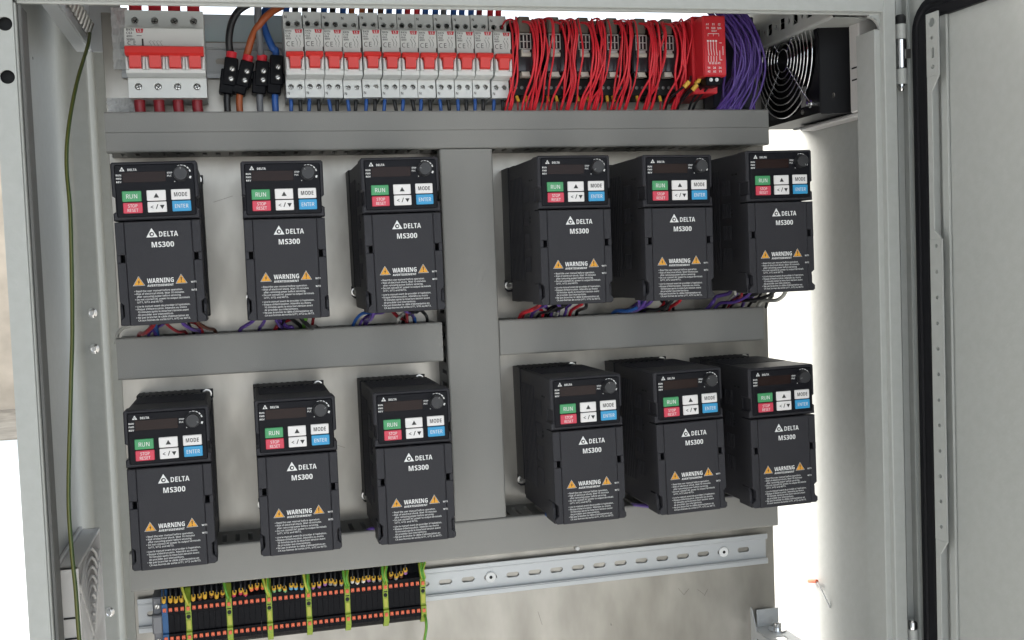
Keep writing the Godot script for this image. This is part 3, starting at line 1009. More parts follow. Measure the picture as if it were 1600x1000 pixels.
	for i in 7:
		var a0 := deg_to_rad(112.0 - i * 21.0)
		var a1 := deg_to_rad(112.0 - i * 21.0 - 15.0)
		var r0 := 0.0074
		var r1 := 0.0078 + i * 0.0002
		if i < 5 or i == 6:
			var cx := U(58.2)
			var cy := V(11.6)
			quad(S(B, pw), Vector3(cx + cos(a0) * r0, cy + sin(a0) * r0, Z), Vector3(cx + cos(a0) * r1, cy + sin(a0) * r1, Z), Vector3(cx + cos(a1) * r1, cy + sin(a1) * r1, Z), Vector3(cx + cos(a1) * r0, cy + sin(a1) * r0, Z), Vector3(0, 0, 1))
	box(B, pw, Vector3(U(52.2), V(18.4), 0.1499), Vector3(U(52.9), V(17.7), Z))
	var kp := part("keypad", B, d)
	B = {}
	box(B, "display_brown", Vector3(U(9.6), V(17.8), 0.1499), Vector3(U(45.4), V(8.9), 0.15025), 0.0001)
	part("display", B, kp)
	B = {}
	box(B, "print_grey", Vector3(U(58.2) - 0.0002, V(11.6) + 0.0035, 0.1569), Vector3(U(58.2) + 0.0002, V(11.6) + 0.0054, 0.1571))
	lathe(B, "knob_black", [Vector2(0.0066, 0.150), Vector2(0.0066, 0.1508), Vector2(0.0062, 0.1508), Vector2(0.0059, 0.1562), Vector2(0.0054, 0.1570), Vector2(0, 0.1570)], at(U(58.2), V(11.6), 0), 28)
	for i in 24:
		var a := TAU * i / 24
		box(B, "knob_black", Vector3(0.0058, -0.0003, 0.1512), Vector3(0.0063, 0.0003, 0.1560), 0, Transform3D(Basis(Vector3(0, 0, 1), a), Vector3(U(58.2), V(11.6), 0)))
	part("dial", B, kp)
	var keys := [["key_green", "RUN", 8.4, 25.2], ["key_white", "^", 28.6, 25.0], ["key_white", "MODE", 48.9, 24.8], ["key_red", "STOP", 8.7, 35.2], ["key_white", "<", 28.8, 35.0], ["key_blue", "ENTER", 49.2, 34.8]]
	for k in keys:
		B = {}
		var u: float = k[2]
		var v: float = k[3]
		prism(B, k[0], pv([U(u + 0.5), V(v + 9.1), U(u + 15.4), V(v + 9.1), U(u + 15.9), V(v + 8.6), U(u + 15.9), V(v + 0.5), U(u + 15.4), V(v), U(u + 0.5), V(v), U(u), V(v + 0.5), U(u), V(v + 8.6)]), 0.1496, 0.1516, 0.0005)
		var zt := 0.15172
		var xc := U(u + 7.95)
		match k[1]:
			"RUN": text(B, pw, "RUN", xc, V(v + 6.5), zt, 0.0037, false, 0, 1.0, Transform3D.IDENTITY, 0.0090)
			"MODE": text(B, "print_black", "MODE", xc, V(v + 6.3), zt, 0.0035, true, 0, 1.0, Transform3D.IDENTITY, 0.0110)
			"ENTER": text(B, pw, "ENTER", xc, V(v + 6.3), zt, 0.0033, false, 0, 1.0, Transform3D.IDENTITY, 0.0112)
			"STOP":
				text(B, pw, "STOP", xc, V(v + 4.2), zt, 0.0027, false, 0, 1.0, Transform3D.IDENTITY, 0.0076)
				text(B, pw, "RESET", xc, V(v + 8.0), zt, 0.0027, false, 0, 1.0, Transform3D.IDENTITY, 0.0088)
			"^": tri(S(B, "print_black"), Vector3(xc - 0.0023, V(v + 6.6), zt), Vector3(xc + 0.0023, V(v + 6.6), zt), Vector3(xc, V(v + 2.6), zt), Vector3(0, 0, 1))
			"<":
				text(B, "print_black", "<", xc - 0.0043, V(v + 6.4), zt, 0.0036, true)
				text(B, "print_black", "/", xc - 0.0001, V(v + 6.4), zt, 0.0040, true)
				tri(S(B, "print_black"), Vector3(xc + 0.0022, V(v + 3.0), zt), Vector3(xc + 0.0062, V(v + 3.0), zt), Vector3(xc + 0.0042, V(v + 6.6), zt), Vector3(0, 0, 1))
		part("button", B, kp)
	# lower cover: raised middle, side strips with latch slots and finger notches
	B = {}
	var c0 := "charcoal"
	prism(B, c0, rect(8.05, 51.6, 63.95, 141.5), 0.126, 0.1498, 0.0006)
	prism(B, c0, rect(0.4, 51.6, 8, 80), 0.126, 0.1490, 0.0006)
	prism(B, c0, pv([U(0.4), V(86.5), U(8), V(86.5), U(8), V(141.3), U(2), V(141.3), U(0.2), V(139.5), U(0.2), V(136.5), U(3.6), V(133), U(3.6), V(123.5), U(0.4), V(120.5)]), 0.126, 0.1490, 0.0006)
	prism(B, c0, rect(0.4, 80, 3.6, 86.5), 0.126, 0.1490, 0.0003)
	prism(B, c0, rect(7.4, 80, 8, 86.5), 0.126, 0.1490, 0.0)
	prism(B, c0, rect(64, 51.6, 71.6, 80), 0.126, 0.1490, 0.0006)
	prism(B, c0, pv([U(64), V(86.5), U(71.6), V(86.5), U(71.6), V(120.5), U(68.6), V(123), U(68.6), V(133), U(71.9), V(136), U(71.9), V(139.5), U(70), V(141.3), U(64), V(141.3)]), 0.126, 0.1490, 0.0006)
	prism(B, c0, rect(68.4, 80, 71.6, 86.5), 0.126, 0.1490, 0.0003)
	prism(B, c0, rect(64, 80, 64.6, 86.5), 0.126, 0.1490, 0.0)
	var cv := part("front_cover", B, d)
	B = {}
	for q in [U(5.5), U(66.5)]:
		box(B, "hole_black", Vector3(q - 0.0022, V(86.8), 0.1298), Vector3(q + 0.0022, V(79.7), 0.1302))
	part("latch_slot", B, cv)
	B = {}
	Z = 0.14992
	logo(B, 30.6, 65.6, 9.4, Z, c0)
	text(B, pw, "DELTA", U(36.6), V(65.3), Z, 0.0044, true, -1, 1.0, Transform3D.IDENTITY, 0.0158)
	for i in 4:
		box(B, c0, Vector3(U(36.2), V(63.4 - i * 0.0), Z), Vector3(U(40.4), V(63.15), Z + 0.00003))
	text(B, pw, "MS300", U(39.2), V(74.4), Z, 0.0046, true, 0, 1.0, Transform3D.IDENTITY, 0.0186)
	part("maker_print", B, cv)
	B = {}
	for q in [17.2, 52.6]:
		var vb: float = 107.0 - (q - 17.2) * 0.008
		for lay in [[pw, 4.9, 8.2, 0.0], ["print_black", 4.5, 7.6, 0.00003], ["warning_orange", 4.05, 6.9, 0.00006]]:
			var dy: float = (8.2 - lay[2]) * 0.36
			tri(S(B, lay[0]), Vector3(U(q - lay[1]), V(vb - dy), Z + lay[3]), Vector3(U(q + lay[1]), V(vb - dy), Z + lay[3]), Vector3(U(q), V(vb - dy - lay[2]), Z + lay[3]), Vector3(0, 0, 1))
		if q < 20:
			var zz := Z + 0.00009
			tri(S(B, "print_black"), Vector3(U(q + 0.7), V(vb - 5.4), zz), Vector3(U(q - 1.0), V(vb - 2.8), zz), Vector3(U(q + 0.2), V(vb - 3.2), zz), Vector3(0, 0, 1))
			tri(S(B, "print_black"), Vector3(U(q - 0.2), V(vb - 3.4), zz), Vector3(U(q + 1.0), V(vb - 3.6), zz), Vector3(U(q - 0.3), V(vb - 0.9), zz), Vector3(0, 0, 1))
		else:
			quad(S(B, "print_black"), Vector3(U(q - 0.55), V(vb - 5.6), Z + 0.00009), Vector3(U(q + 0.55), V(vb - 5.6), Z + 0.00009), Vector3(U(q + 0.3), V(vb - 2.4), Z + 0.00009), Vector3(U(q - 0.3), V(vb - 2.4), Z + 0.00009), Vector3(0, 0, 1))
			box(B, "print_black", Vector3(U(q - 0.4), V(vb - 1.0), Z), Vector3(U(q + 0.4), V(vb - 1.8), Z + 0.00009))
	text(B, pw, "WARNING", U(35.2), V(105.2), Z, 0.0040, true, 0, 1.0, Transform3D.IDENTITY, 0.0222)
	text(B, pw, "AVERTISSEMENT", U(35.0), V(108.3), Z, 0.0018, true, 0, 1.0, Transform3D.IDENTITY, 0.0218)
	text(B, pw, "W/T1", U(60.6), V(106.6), Z, 0.0015, true, -1, 1.0, Transform3D.IDENTITY, 0.0044)
	text(B, pw, "W/T2", U(60.6), V(113.6), Z, 0.0015, true, -1, 1.0, Transform3D.IDENTITY, 0.0044)
	var lines := [["• Read the user manual before operation.", 40.0], ["• Risk of electrical shock. Wait 10 minutes", 41.0], ["   after removing power before servicing.", 38.5], ["• Do not connect AC power to output terminals", 45.5], ["   U/T1, V/T2 and W/T3.", 23.0], ["", 0], ["• Lire le manuel avant de procéder à l'opération.", 45.5], ["• Risque d'électrocution. Attendre au moins", 42.5], ["   10 minutes après la mise hors tension avant", 44.0], ["   de procéder aux interventions.", 31.0], ["• Ne pas brancher le câble d'alimentation en", 43.5], ["   CA aux bornes de sortie U/T1, V/T2 ou W/T3.", 45.0]]
	var v := 112.6
	for l in lines:
		if l[0] == "":
			v += 1.2
			continue
		var ind: bool = l[0].begins_with("   ")
		text(B, pw, l[0].strip_edges(), U(14.8 if ind else 13.2), V(v), Z, 0.00162, false, -1, 1.0, Transform3D.IDENTITY, (l[1] - (1.6 if ind else 0.0)) * 0.001)
		v += 2.42
	part("warning_print", B, cv)
	return d

func logo(B: Dictionary, u: float, v: float, w: float, z: float, bg: String) -> void:
	var h := w * 0.86
	prism(B, "print_white", pv([U(u - w / 2), V(v), U(u + w / 2), V(v), U(u), V(v - h)]), z - 0.00005, z)
	prism(B, bg, disc_poly(U(u - w * 0.01), V(v - h * 0.33), w * 0.21 * 0.001, w * 0.21 * 0.001, 16), z - 0.00005, z + 0.00003)
	prism(B, "print_white", disc_poly(U(u + w * 0.01), V(v - h * 0.33), w * 0.105 * 0.001, w * 0.105 * 0.001, 12), z - 0.00005, z + 0.00006)

func inverters() -> void:
	var P := [[-0.2397, 0.1589], [-0.1317, 0.1579], [-0.0257, 0.1597], [0.1393, 0.1591], [0.2445, 0.1582], [0.3536, 0.1612], [-0.2417, -0.0565], [-0.1305, -0.0548], [-0.0242, -0.0550], [0.1442, -0.0520], [0.2497, -0.0523], [0.3500, -0.0550]]
	var where := ["upper row, at the plate's left edge above the short duct", "upper row, second from the left edge of the plate", "upper row, just left of the wide vertical duct", "upper row, just right of the wide vertical duct", "upper row, middle of the three right of the vertical duct", "upper row, overhanging the right edge of the plate under the fan", "lower row, at the left edge above the first terminals", "lower row, second from the left edge of the plate", "lower row, just left of the wide vertical duct", "lower row, just right of the wide vertical duct", "lower row, middle of the three right of the vertical duct", "lower row, overhanging the right edge of the plate"]
	var tilt := [0.7, 0.0, 0.5, -0.3, -0.5, 0.2, 0.2, 0.0, 0.1, 0.4, 1.0, 0.6]
	var shift := [0.0, 0.0, 0.0001, 0.0004, 0.0007, 0.0008, 0.0004, 0.0, 0.0, 0.0006, 0.0010, 0.0011]
	var proto: Node3D
	for i in 12:
		var pos := Vector3(P[i][0] + 0.036, P[i][1] - IH, 0.0)
		var label: String = "charcoal frequency inverter, " + where[i]
		if i == 0:
			proto = make_inverter(pos, label)
		else:
			copy(proto, pos, label)
	for i in 12:
		var o: Node3D = get_node("frequency_inverter" if i == 0 else "frequency_inverter_%03d" % i)
		var a := deg_to_rad(tilt[i])
		o.rotation.z = a
		o.position += Vector3(sin(a), 1.0 - cos(a), 0) * IH * 0.5 + Vector3(shift[i], 0, 0)
		var dial: Node3D = o.get_node("keypad/dial")
		var c := Vector3(U(58.2), V(11.6), 0)
		var turn := Basis(Vector3(0, 0, 1), i * 0.73)
		dial.transform = Transform3D(turn, c - turn * c)
	# motor and control wires that leave the underside of each drive for the duct below
	var pu := "wire_purple"
	var bl := "wire_blue"
	var re := "wire_red"
	var dr := "wire_dark_red"
	var bk := "wire_black"
	var wh := "wire_white"
	var sets := [[wh, pu, bl, dr, dr, pu, pu, dr, bk, "wire_brown"], [pu, pu, pu, pu, bk, bk, bk, dr, "earth_green", dr], [pu, pu, bl, pu, dr, pu, dr, bl, bk, wh, bk], [re, dr, re, pu, pu, pu, bk, bk, bk, bk, wh, re, bk, pu], [pu, pu, pu, bl, pu, pu, pu, bk, bk, bk, bk, re, re], [wh, pu, dr, pu, pu, pu, pu, bk, dr, bk, bk, bk, wh], [], [], [pu, pu, bk], [bl, pu, bk], [pu, bl, pu], [pu, pu]]
	for i in 12:
		var n: int = sets[i].size()
		var seen := {}
		for j in n:
			var x: float = P[i][0] + 0.008 + 0.056 * (j + 0.5) / maxf(n, 4) + rng.randf_range(-0.004, 0.004)
			var y0: float = P[i][1] - IH
			var zz := rng.randf_range(0.050, 0.104)
			var dx := rng.randf_range(-0.018, 0.018)
			var bend := rng.randf_range(0.003, 0.012)
			var B := {}
			tube(B, sets[i][j], catmull([Vector3(x, y0 + 0.012, zz), Vector3(x + dx * 0.2, y0 - 0.001, zz + 0.004), Vector3(x + dx * 0.8, y0 - bend, zz * 0.85), Vector3(x + dx * 1.2, y0 - 0.009 - bend * 0.3, 0.050), Vector3(x + dx * 1.4, y0 - 0.020, 0.038)], 6), rng.randf_range(0.0014, 0.0022), 7)
			var col: String = sets[i][j].trim_prefix("wire_").replace("_", " ")
			seen[col] = seen.get(col, -1) + 1
			solo("drive_wire", B, "%s %s wire under the %s inverter of the %s row" % [ORD[seen.get(col, 0)], col, ORD[i % 6], "upper" if i < 6 else "lower"], "wire", Vector3.ZERO, "wires below the %s drive" % ORD[i])

# ------------------------------------------------------------------ breakers
func term_face(B: Dictionary, w: float, y0: float, y1: float, hx: Array, hy: float, r: float) -> void:
	var hs := []
	for x in hx:
		hs.append(disc_poly(x, hy, r, r, 16))
	holed(B, "breaker_white", -w, w, y0, y1, 0.0440, 0.0500, hs)
	box(B, "breaker_white", Vector3(-w, y0, 0.006), Vector3(w, y1, 0.040), 0.0004)
	box(B, "breaker_white", Vector3(-w, y0, 0.0395), Vector3(w, y0 + 0.0012, 0.0445))
	box(B, "breaker_white", Vector3(-w, y1 - 0.0012, 0.0395), Vector3(w, y1, 0.0445))
	box(B, "hole_black", Vector3(-w + 0.001, y0 + 0.002, 0.0398), Vector3(w - 0.001, y1 - 0.002, 0.0402))

func make_breaker(pos: Vector3, label: String) -> Node3D:
	var d := thing("circuit_breaker", label, "circuit breaker", pos, "two pole breakers in a row")
	var w := 0.0089
	var B := {}
	term_face(B, w, 0.0, 0.0175, [-0.0043, 0.0043], 0.0105, 0.0026)
	term_face(B, w, 0.0655, 0.083, [-0.0043, 0.0043], 0.0715, 0.0026)
	# middle block with sloped cheeks
	var XS := Transform3D(Basis(Vector3(0, 0, 1), Vector3(0, 1, 0), Vector3(-1, 0, 0)), Vector3.ZERO)
	var side := pv([0.006, 0.0176, 0.060, 0.0176, 0.0664, 0.0195, 0.0668, 0.0210, 0.0668, 0.0625, 0.0655, 0.0640, 0.056, 0.0654, 0.006, 0.0654])
	prism(B, "breaker_white", side, -w, w, 0.0003, XS, true)
	part("housing", B, d)
	B = {}
	var z := 0.0669
	prism(B, "logo_red", pv([0.0016, 0.0592, 0.0072, 0.0592, 0.0080, 0.0626, 0.0008, 0.0626]), z - 0.0002, z)
	text(B, "print_white", "LS", 0.0044, 0.0597, z + 0.00005, 0.0024, true)
	part("maker_logo", B, d)
	B = {}
	for i in 4:
		text(B, "print_dim", ["BKN", "C16", "6kA", "400V"][i], -0.0080, 0.0601 - i * 0.0024, z, 0.0018, true, -1, 1.0, Transform3D.IDENTITY, [0.0056, 0.0048, 0.0044, 0.0052][i])
	text(B, "print_black", "C", -0.0058, 0.0464, z, 0.0046, false)
	text(B, "print_black", "E", -0.0014, 0.0464, z, 0.0046, false)
	for s in [0.0026, 0.0056]:
		box(B, "print_dim", Vector3(s - 0.0002, 0.0478, z - 0.0002), Vector3(s + 0.0002, 0.0500, z))
		var XQ := Transform3D(Basis(Vector3(0, 0, 1), 0.42), Vector3(s + 0.0006, 0.0500, 0))
		box(B, "print_dim", Vector3(-0.0002, 0, z - 0.0002), Vector3(0.0002, 0.0052, z), 0, XQ)
		box(B, "print_dim", Vector3(s - 0.0002, 0.0554, z - 0.0002), Vector3(s + 0.0002, 0.0572, z))
	text(B, "print_dim", "1  2", 0.0040, 0.0462, z, 0.0013, false)
	text(B, "print_black", "N", -0.0065, 0.0768, 0.05005, 0.0026, true)
	text(B, "print_black", "N", -0.0068, 0.0030, 0.05005, 0.0026, true)
	part("rating_print", B, d)
	# dark window edge and recess of the toggle
	B = {}
	box(B, "hole_black", Vector3(0.0080, 0.0420, 0.0660), Vector3(0.00895, 0.0460, 0.06705))
	part("indicator", B, d)
	B = {}
	var t := pv([0.0640, 0.0428, 0.0745, 0.0428, 0.0765, 0.0418, 0.0765, 0.0385, 0.0735, 0.0370, 0.0725, 0.0250, 0.0700, 0.0245, 0.0640, 0.0250])
	prism(B, "breaker_red", pv([0.0640, 0.0408, 0.0738, 0.0405, 0.0755, 0.0396, 0.0757, 0.0372, 0.0742, 0.0358, 0.0640, 0.0358]), -0.0079, 0.0086, 0.0004, XS, true)
	prism(B, "breaker_red", pv([0.0640, 0.0358, 0.0740, 0.0358, 0.0722, 0.0262, 0.0706, 0.0252, 0.0640, 0.0252]), -0.0048, 0.0052, 0.0003, XS, true)
	box(B, "breaker_red", Vector3(-0.0062, 0.0338, 0.064), Vector3(0.0067, 0.0362, 0.0730), 0.0006)
	part("toggle", B, d)
	B = {}
	for s in [-1.0, 1.0]:
		prism(B, "breaker_white", pv([s * 0.0056, 0.0235, s * 0.0084, 0.0235, s * 0.0084, 0.0355, s * 0.0074, 0.0355, s * 0.0060, 0.0310]), 0.066, 0.0702, 0.0004)
	part("toggle_guard", B, d)
	for q in [[-0.0043, 0.0105, 0], [0.0043, 0.0105, 1], [-0.0043, 0.0715, 2], [0.0043, 0.0715, 3]]:
		B = {}
		screw_head(B, q[0], q[1], 0.0455 if q[2] < 2 else 0.0432, 0.0023, 0.4 + q[2] * 0.7, "dark_steel" if q[2] == 2 else "screw_steel")
		part("terminal_screw", B, d)
	return d

func breakers() -> void:
	var X := [-0.0742, -0.0561, -0.0375, -0.0187, 0.0004, 0.0190, 0.0376, 0.0560, 0.0749, 0.0937, 0.1120, 0.1322]
	var proto: Node3D
	for i in 12:
		var pos := Vector3(X[i] - 0.001, 0.2290, 0.0)
		var label := "white two pole circuit breaker with red toggle, %s from the left of twelve" % ORD[i]
		if i == 11: label = "white two pole circuit breaker at the right end, beside the red wires"
		if i == 0: label = "white two pole circuit breaker at the left end, beside the black cable connectors"
		if i == 0: proto = make_breaker(pos, label)
		else: copy(proto, pos + Vector3(rng.randf_range(-0.0003, 0.0003), rng.randf_range(-0.0005, 0.0005), rng.randf_range(-0.0006, 0.0006)), label).rotation.z = rng.randf_range(-0.008, 0.008)
	# main four pole breaker
	var d := thing("main_breaker", "wide four pole main breaker with one long red toggle bar", "circuit breaker", Vector3(-0.1948, 0.2290, 0.0))
	var w := 0.0357
	var hx := [-0.0267, -0.0089, 0.0089, 0.0267]
	var B := {}
	term_face(B, w, 0.0, 0.0185, hx, 0.0105, 0.0034)
	term_face(B, w, 0.0635, 0.082, hx, 0.0725, 0.0034)
	var XS := Transform3D(Basis(Vector3(0, 0, 1), Vector3(0, 1, 0), Vector3(-1, 0, 0)), Vector3.ZERO)
	prism(B, "breaker_white", pv([0.006, 0.0186, 0.060, 0.0186, 0.0664, 0.0205, 0.0668, 0.0220, 0.0668, 0.0615, 0.0655, 0.0630, 0.056, 0.0634, 0.006, 0.0634]), -w, w, 0.0004, XS, true)
	part("housing", B, d)
	B = {}
	var z := 0.0669
	prism(B, "logo_red", pv([-0.0245, 0.0575, -0.0190, 0.0575, -0.0183, 0.0612, -0.0252, 0.0612]), z - 0.0002, z)
	text(B, "print_white", "LS", -0.0218, 0.0582, z + 0.00005, 0.0025, true)
	part("maker_logo", B, d)
	B = {}
	for i in 4:
		text(B, "print_dim", ["BKN", "C63", "400V~", "50/60Hz"][i], -0.0335, 0.0592 - i * 0.0030, z, 0.0021, true, -1, 1.0, Transform3D.IDENTITY, [0.0066, 0.0052, 0.0060, 0.0070][i])
	text(B, "print_black", "C", -0.0315, 0.0462, z, 0.0036, false)
	text(B, "print_black", "E", -0.0265, 0.0462, z, 0.0036, false)
	box(B, "print_black", Vector3(-0.0202, 0.0455, z - 0.0002), Vector3(-0.0186, 0.0520, z))
	box(B, "print_dim", Vector3(-0.0245, 0.0545, z - 0.0002), Vector3(-0.0200, 0.0550, z))
	for i in 4:
		var XQ := Transform3D(Basis(Vector3(0, 0, 1), 0.5), Vector3(-0.0115 + i * 0.0032, 0.0455, 0))
		box(B, "print_grey", Vector3(-0.0002, 0, z - 0.0002), Vector3(0.0002, 0.0050, z), 0, XQ)
		box(B, "print_grey", Vector3(-0.0130 + i * 0.0032, 0.0498, z - 0.0002), Vector3(-0.0115 + i * 0.0032, 0.0502, z))
	part("rating_print", B, d)
	B = {}
	prism(B, "breaker_red", pv([0.0640, 0.0440, 0.0745, 0.0440, 0.0772, 0.0428, 0.0775, 0.0372, 0.0745, 0.0352, 0.0640, 0.0352]), -w + 0.0006, w - 0.0006, 0.0006, XS, true)
	for x in hx:
		var XT := Transform3D(XS.basis, Vector3(x, 0, 0))
		prism(B, "breaker_red", pv([0.0640, 0.0352, 0.0740, 0.0352, 0.0722, 0.0250, 0.0706, 0.0242, 0.0640, 0.0242]), -0.0054, 0.0054, 0.0004, XT, true)
	part("toggle", B, d)
	B = {}
	for x in hx:
		for s in [-1.0, 1.0]:
			prism(B, "breaker_white", pv([x + s * 0.0060, 0.0230, x + s * 0.0085, 0.0230, x + s * 0.0085, 0.0350, x + s * 0.0072, 0.0350]), 0.066, 0.0705, 0.0004)
	part("toggle_guard", B, d)
	for i in 8:
		B = {}
		screw_head(B, hx[i % 4], 0.0105 if i < 4 else 0.0725, 0.0452, 0.0031, 0.3 + i * 0.55)
		part("terminal_screw", B, d)

# ------------------------------------------------------------------ cables round the breakers
func wire(called: String, label: String, group: String, k: String, pts: Array, r: float, n := 6, category := "wire", seg := 7) -> MeshInstance3D:
	var B := {}
	tube(B, k, catmull(pts, n), r, seg)
	return solo(called, B, label, category, Vector3.ZERO, group)

func cables() -> void:
	# red sleeved cable ends on the main breaker
	var mx := -0.1948
	for i in 4:
		var x: float = mx - 0.0267 + i * 0.0178
		var B := {}
		tube(B, "wire_red", catmull([Vector3(x, 0.3105, 0.036), Vector3(x, 0.322, 0.036), Vector3(x, 0.340, 0.034)], 3), 0.0062, 10)
		solo("sleeved_cable", B, "red sleeved cable entering the main breaker from above, %s pole from the left" % ORD[i], "cable", Vector3.ZERO, "sleeved cables of the main breaker")
		B = {}
		tube(B, "wire_dark_red", catmull([Vector3(x - 0.001, 0.232, 0.034), Vector3(x - 0.001, 0.222, 0.034), Vector3(x, 0.214, 0.034)], 3), 0.0052, 10)
		tube(B, ["wire_black", "wire_brown", "wire_grey", "wire_blue"][i], catmull([Vector3(x, 0.216, 0.034), Vector3(x + 0.001, 0.208, 0.033), Vector3(x + 0.001, 0.195, 0.030)], 3), 0.0040, 9)
		solo("sleeved_cable", B, "dark red sleeved cable leaving the main breaker below, %s pole from the left" % ORD[i], "cable", Vector3.ZERO, "sleeved cables of the main breaker")
	# four thick cables with in-line connectors
	var defs := [["black", "wire_black", -0.1351, 0.2700, -0.1405, 0.2350, [Vector3(-0.136, 0.2794, 0.03), Vector3(-0.136, 0.2894, 0.032), Vector3(-0.1328, 0.3039, 0.034), Vector3(-0.1262, 0.3147, 0.036), Vector3(-0.1161, 0.3217, 0.036), Vector3(-0.104, 0.327, 0.036)]],
		["orange", "wire_orange", -0.1200, 0.2670, -0.1289, 0.2350, [Vector3(-0.1182, 0.2784, 0.032), Vector3(-0.114, 0.2901, 0.036), Vector3(-0.1075, 0.2996, 0.044), Vector3(-0.0972, 0.3104, 0.046), Vector3(-0.0829, 0.3211, 0.036), Vector3(-0.070, 0.326, 0.030)]],
		["grey", "wire_grey", -0.1058, 0.2671, -0.1092, 0.2350, [Vector3(-0.1066, 0.2769, 0.034), Vector3(-0.1072, 0.2912, 0.040), Vector3(-0.1078, 0.3058, 0.044), Vector3(-0.107, 0.3212, 0.044), Vector3(-0.106, 0.34, 0.044)]],
		["blue", "wire_blue", -0.0919, 0.2728, -0.0943, 0.2350, [Vector3(-0.0946, 0.2807, 0.031), Vector3(-0.1001, 0.2953, 0.030), Vector3(-0.1026, 0.308, 0.029), Vector3(-0.0996, 0.3181, 0.029), Vector3(-0.0913, 0.3226, 0.029), Vector3(-0.080, 0.325, 0.027)]]]
	for q in defs:
		var t := thing("power_cable", "thick %s power cable joined by a black screw connector" % q[0], "cable", Vector3.ZERO, "power cables with connectors")
		var top := Vector3(q[2], q[3], 0.030)
		var bot := Vector3(q[4], q[5], 0.030)
		var B := {}
		var pts: Array = [top + (bot - top) * 0.1, top + Vector3(0, 0.006, 0.0)]
		pts += q[6]
		tube(B, q[1], catmull(pts, 6), 0.0036, 10)
		tube(B, q[1], catmull([bot + (top - bot) * 0.1, bot + Vector3(-0.0005, -0.009, 0), bot + Vector3(0.0005, -0.036, -0.002)], 5), 0.0034, 10)
		part("sheath", B, t)
		var dir := (top - bot).normalized()
		if q[0] != "blue":
			B = {}
			tube(B, "wire_red", PackedVector3Array([top - dir * 0.002, top + dir * 0.0065]), 0.0052, 12)
			part("red_sleeve", B, t)
		B = {}
		var ang := atan2(-dir.x, dir.y)
		var X := Transform3D(Basis(Vector3(0, 0, 1), ang), (top + bot) * 0.5)
		var hl := (top - bot).length() * 0.5
		box(B, "terminal_black", Vector3(-0.0058, -hl * 0.55, -0.010), Vector3(0.0072, hl, 0.008), 0.001, X)
		box(B, "terminal_black", Vector3(-0.0080, -hl, -0.010), Vector3(0.0055, hl * 0.35, 0.0072), 0.001, X)
		box(B, "terminal_black", Vector3(0.0060, -hl * 0.4, -0.006), Vector3(0.0088, hl * 0.1, 0.003), 0.0006, X)
		var cn := part("connector", B, t)
		for s in [0.38, -0.16]:
			B = {}
			lathe(B, "hole_black", [Vector2(0.0034, 0.0079), Vector2(0.0034, 0.0086), Vector2(0.0026, 0.0086)], X * at(0.0022, hl * s, 0), 14)
			lathe(B, "screw_steel", [Vector2(0.0026, 0.0083), Vector2(0.0018, 0.0088), Vector2(0, 0.0089)], X * at(0.0022, hl * s, 0), 12)
			box(B, "hole_black", Vector3(-0.0022, -0.0003, 0.0085), Vector3(0.0022, 0.0003, 0.0092), 0, X * Transform3D(Basis(Vector3(0, 0, 1), 0.7 + s), Vector3(0.0022, hl * s, 0)))
			part("screw", B, cn)
	# wires below and above the twelve breakers
	var X2 := [-0.0742, -0.0561, -0.0375, -0.0187, 0.0004, 0.0190, 0.0376, 0.0560, 0.0749, 0.0937, 0.1120, 0.1322]
	for i in 12:
		for s in [0, 1]:
			var x: float = X2[i] - 0.0053 + s * 0.0086
			var dx := rng.randf_range(-0.002, 0.004)
			var k := "wire_blue" if s == 0 else "wire_black"
			wire("breaker_wire", "%s wire under the %s white breaker from the left" % ["blue" if s == 0 else "black", ORD[i]], "wires under the white breakers", k, [Vector3(x, 0.2315, 0.037), Vector3(x + dx * 0.4, 0.224, 0.038), Vector3(x + dx, 0.214, 0.036), Vector3(x + dx * 1.2, 0.198, 0.030)], 0.0019)
			var kk: String = ["wire_blue", "wire_black", "wire_blue", "wire_blue", "wire_orange", "wire_brown", "wire_blue", "wire_red", "wire_blue", "wire_blue", "wire_blue", "wire_red"][i] if s == 0 else ["wire_black", "wire_black", "wire_black", "wire_orange", "wire_brown", "wire_blue", "wire_red", "wire_blue", "wire_grey", "wire_blue", "wire_dark_red", "wire_red"][i]
			wire("breaker_wire", "%s wire entering the top of the %s white breaker" % [kk.trim_prefix("wire_").replace("_", " "), ORD[i]], "wires above the white breakers", kk, [Vector3(x, 0.3105, 0.036), Vector3(x, 0.319, 0.036), Vector3(x + 0.004, 0.335, 0.034)], 0.0032)
	# the long earth wire at the left
	var pts := [Vector3(-0.2646, 0.2930, 0.03), Vector3(-0.2647, 0.277, 0.05), Vector3(-0.271, 0.2358, 0.09), Vector3(-0.276, 0.1918, 0.12), Vector3(-0.278, 0.1575, 0.13), Vector3(-0.2759, 0.1126, 0.14), Vector3(-0.2778, 0.0247, 0.15), Vector3(-0.2804, -0.0292, 0.16), Vector3(-0.286, -0.1201, 0.17), Vector3(-0.2854, -0.1681, 0.175), Vector3(-0.2834, -0.1997, 0.18), Vector3(-0.282, -0.2419, 0.185), Vector3(-0.279, -0.32, 0.185)]
	var B := {}
	var ec := catmull(pts, 6)
	tube(B, "earth_dark", ec, 0.0017, 6, false, 0.6, 0.6 + PI * 1.3)
	tube(B, "earth_olive", ec, 0.0017, 4, false, 0.6 + PI * 1.3, 0.6 + TAU)
	solo("earth_wire", B, "long green and yellow earth wire hanging down the left wall", "wire")
	# small red capped lead at the lower right, behind the plate
	var t := thing("capped_lead", "thin lead with small orange red cap on the right wall, below the inverters", "lead")
	B = {}
	tube(B, "print_white", catmull([Vector3(0.494, -0.3228, 0.0150), Vector3(0.494, -0.3262, 0.0215), Vector3(0.495, -0.3320, 0.0265), Vector3(0.4968, -0.3404, 0.0323), Vector3(0.4995, -0.3486, 0.0347)], 5), 0.0008, 7)
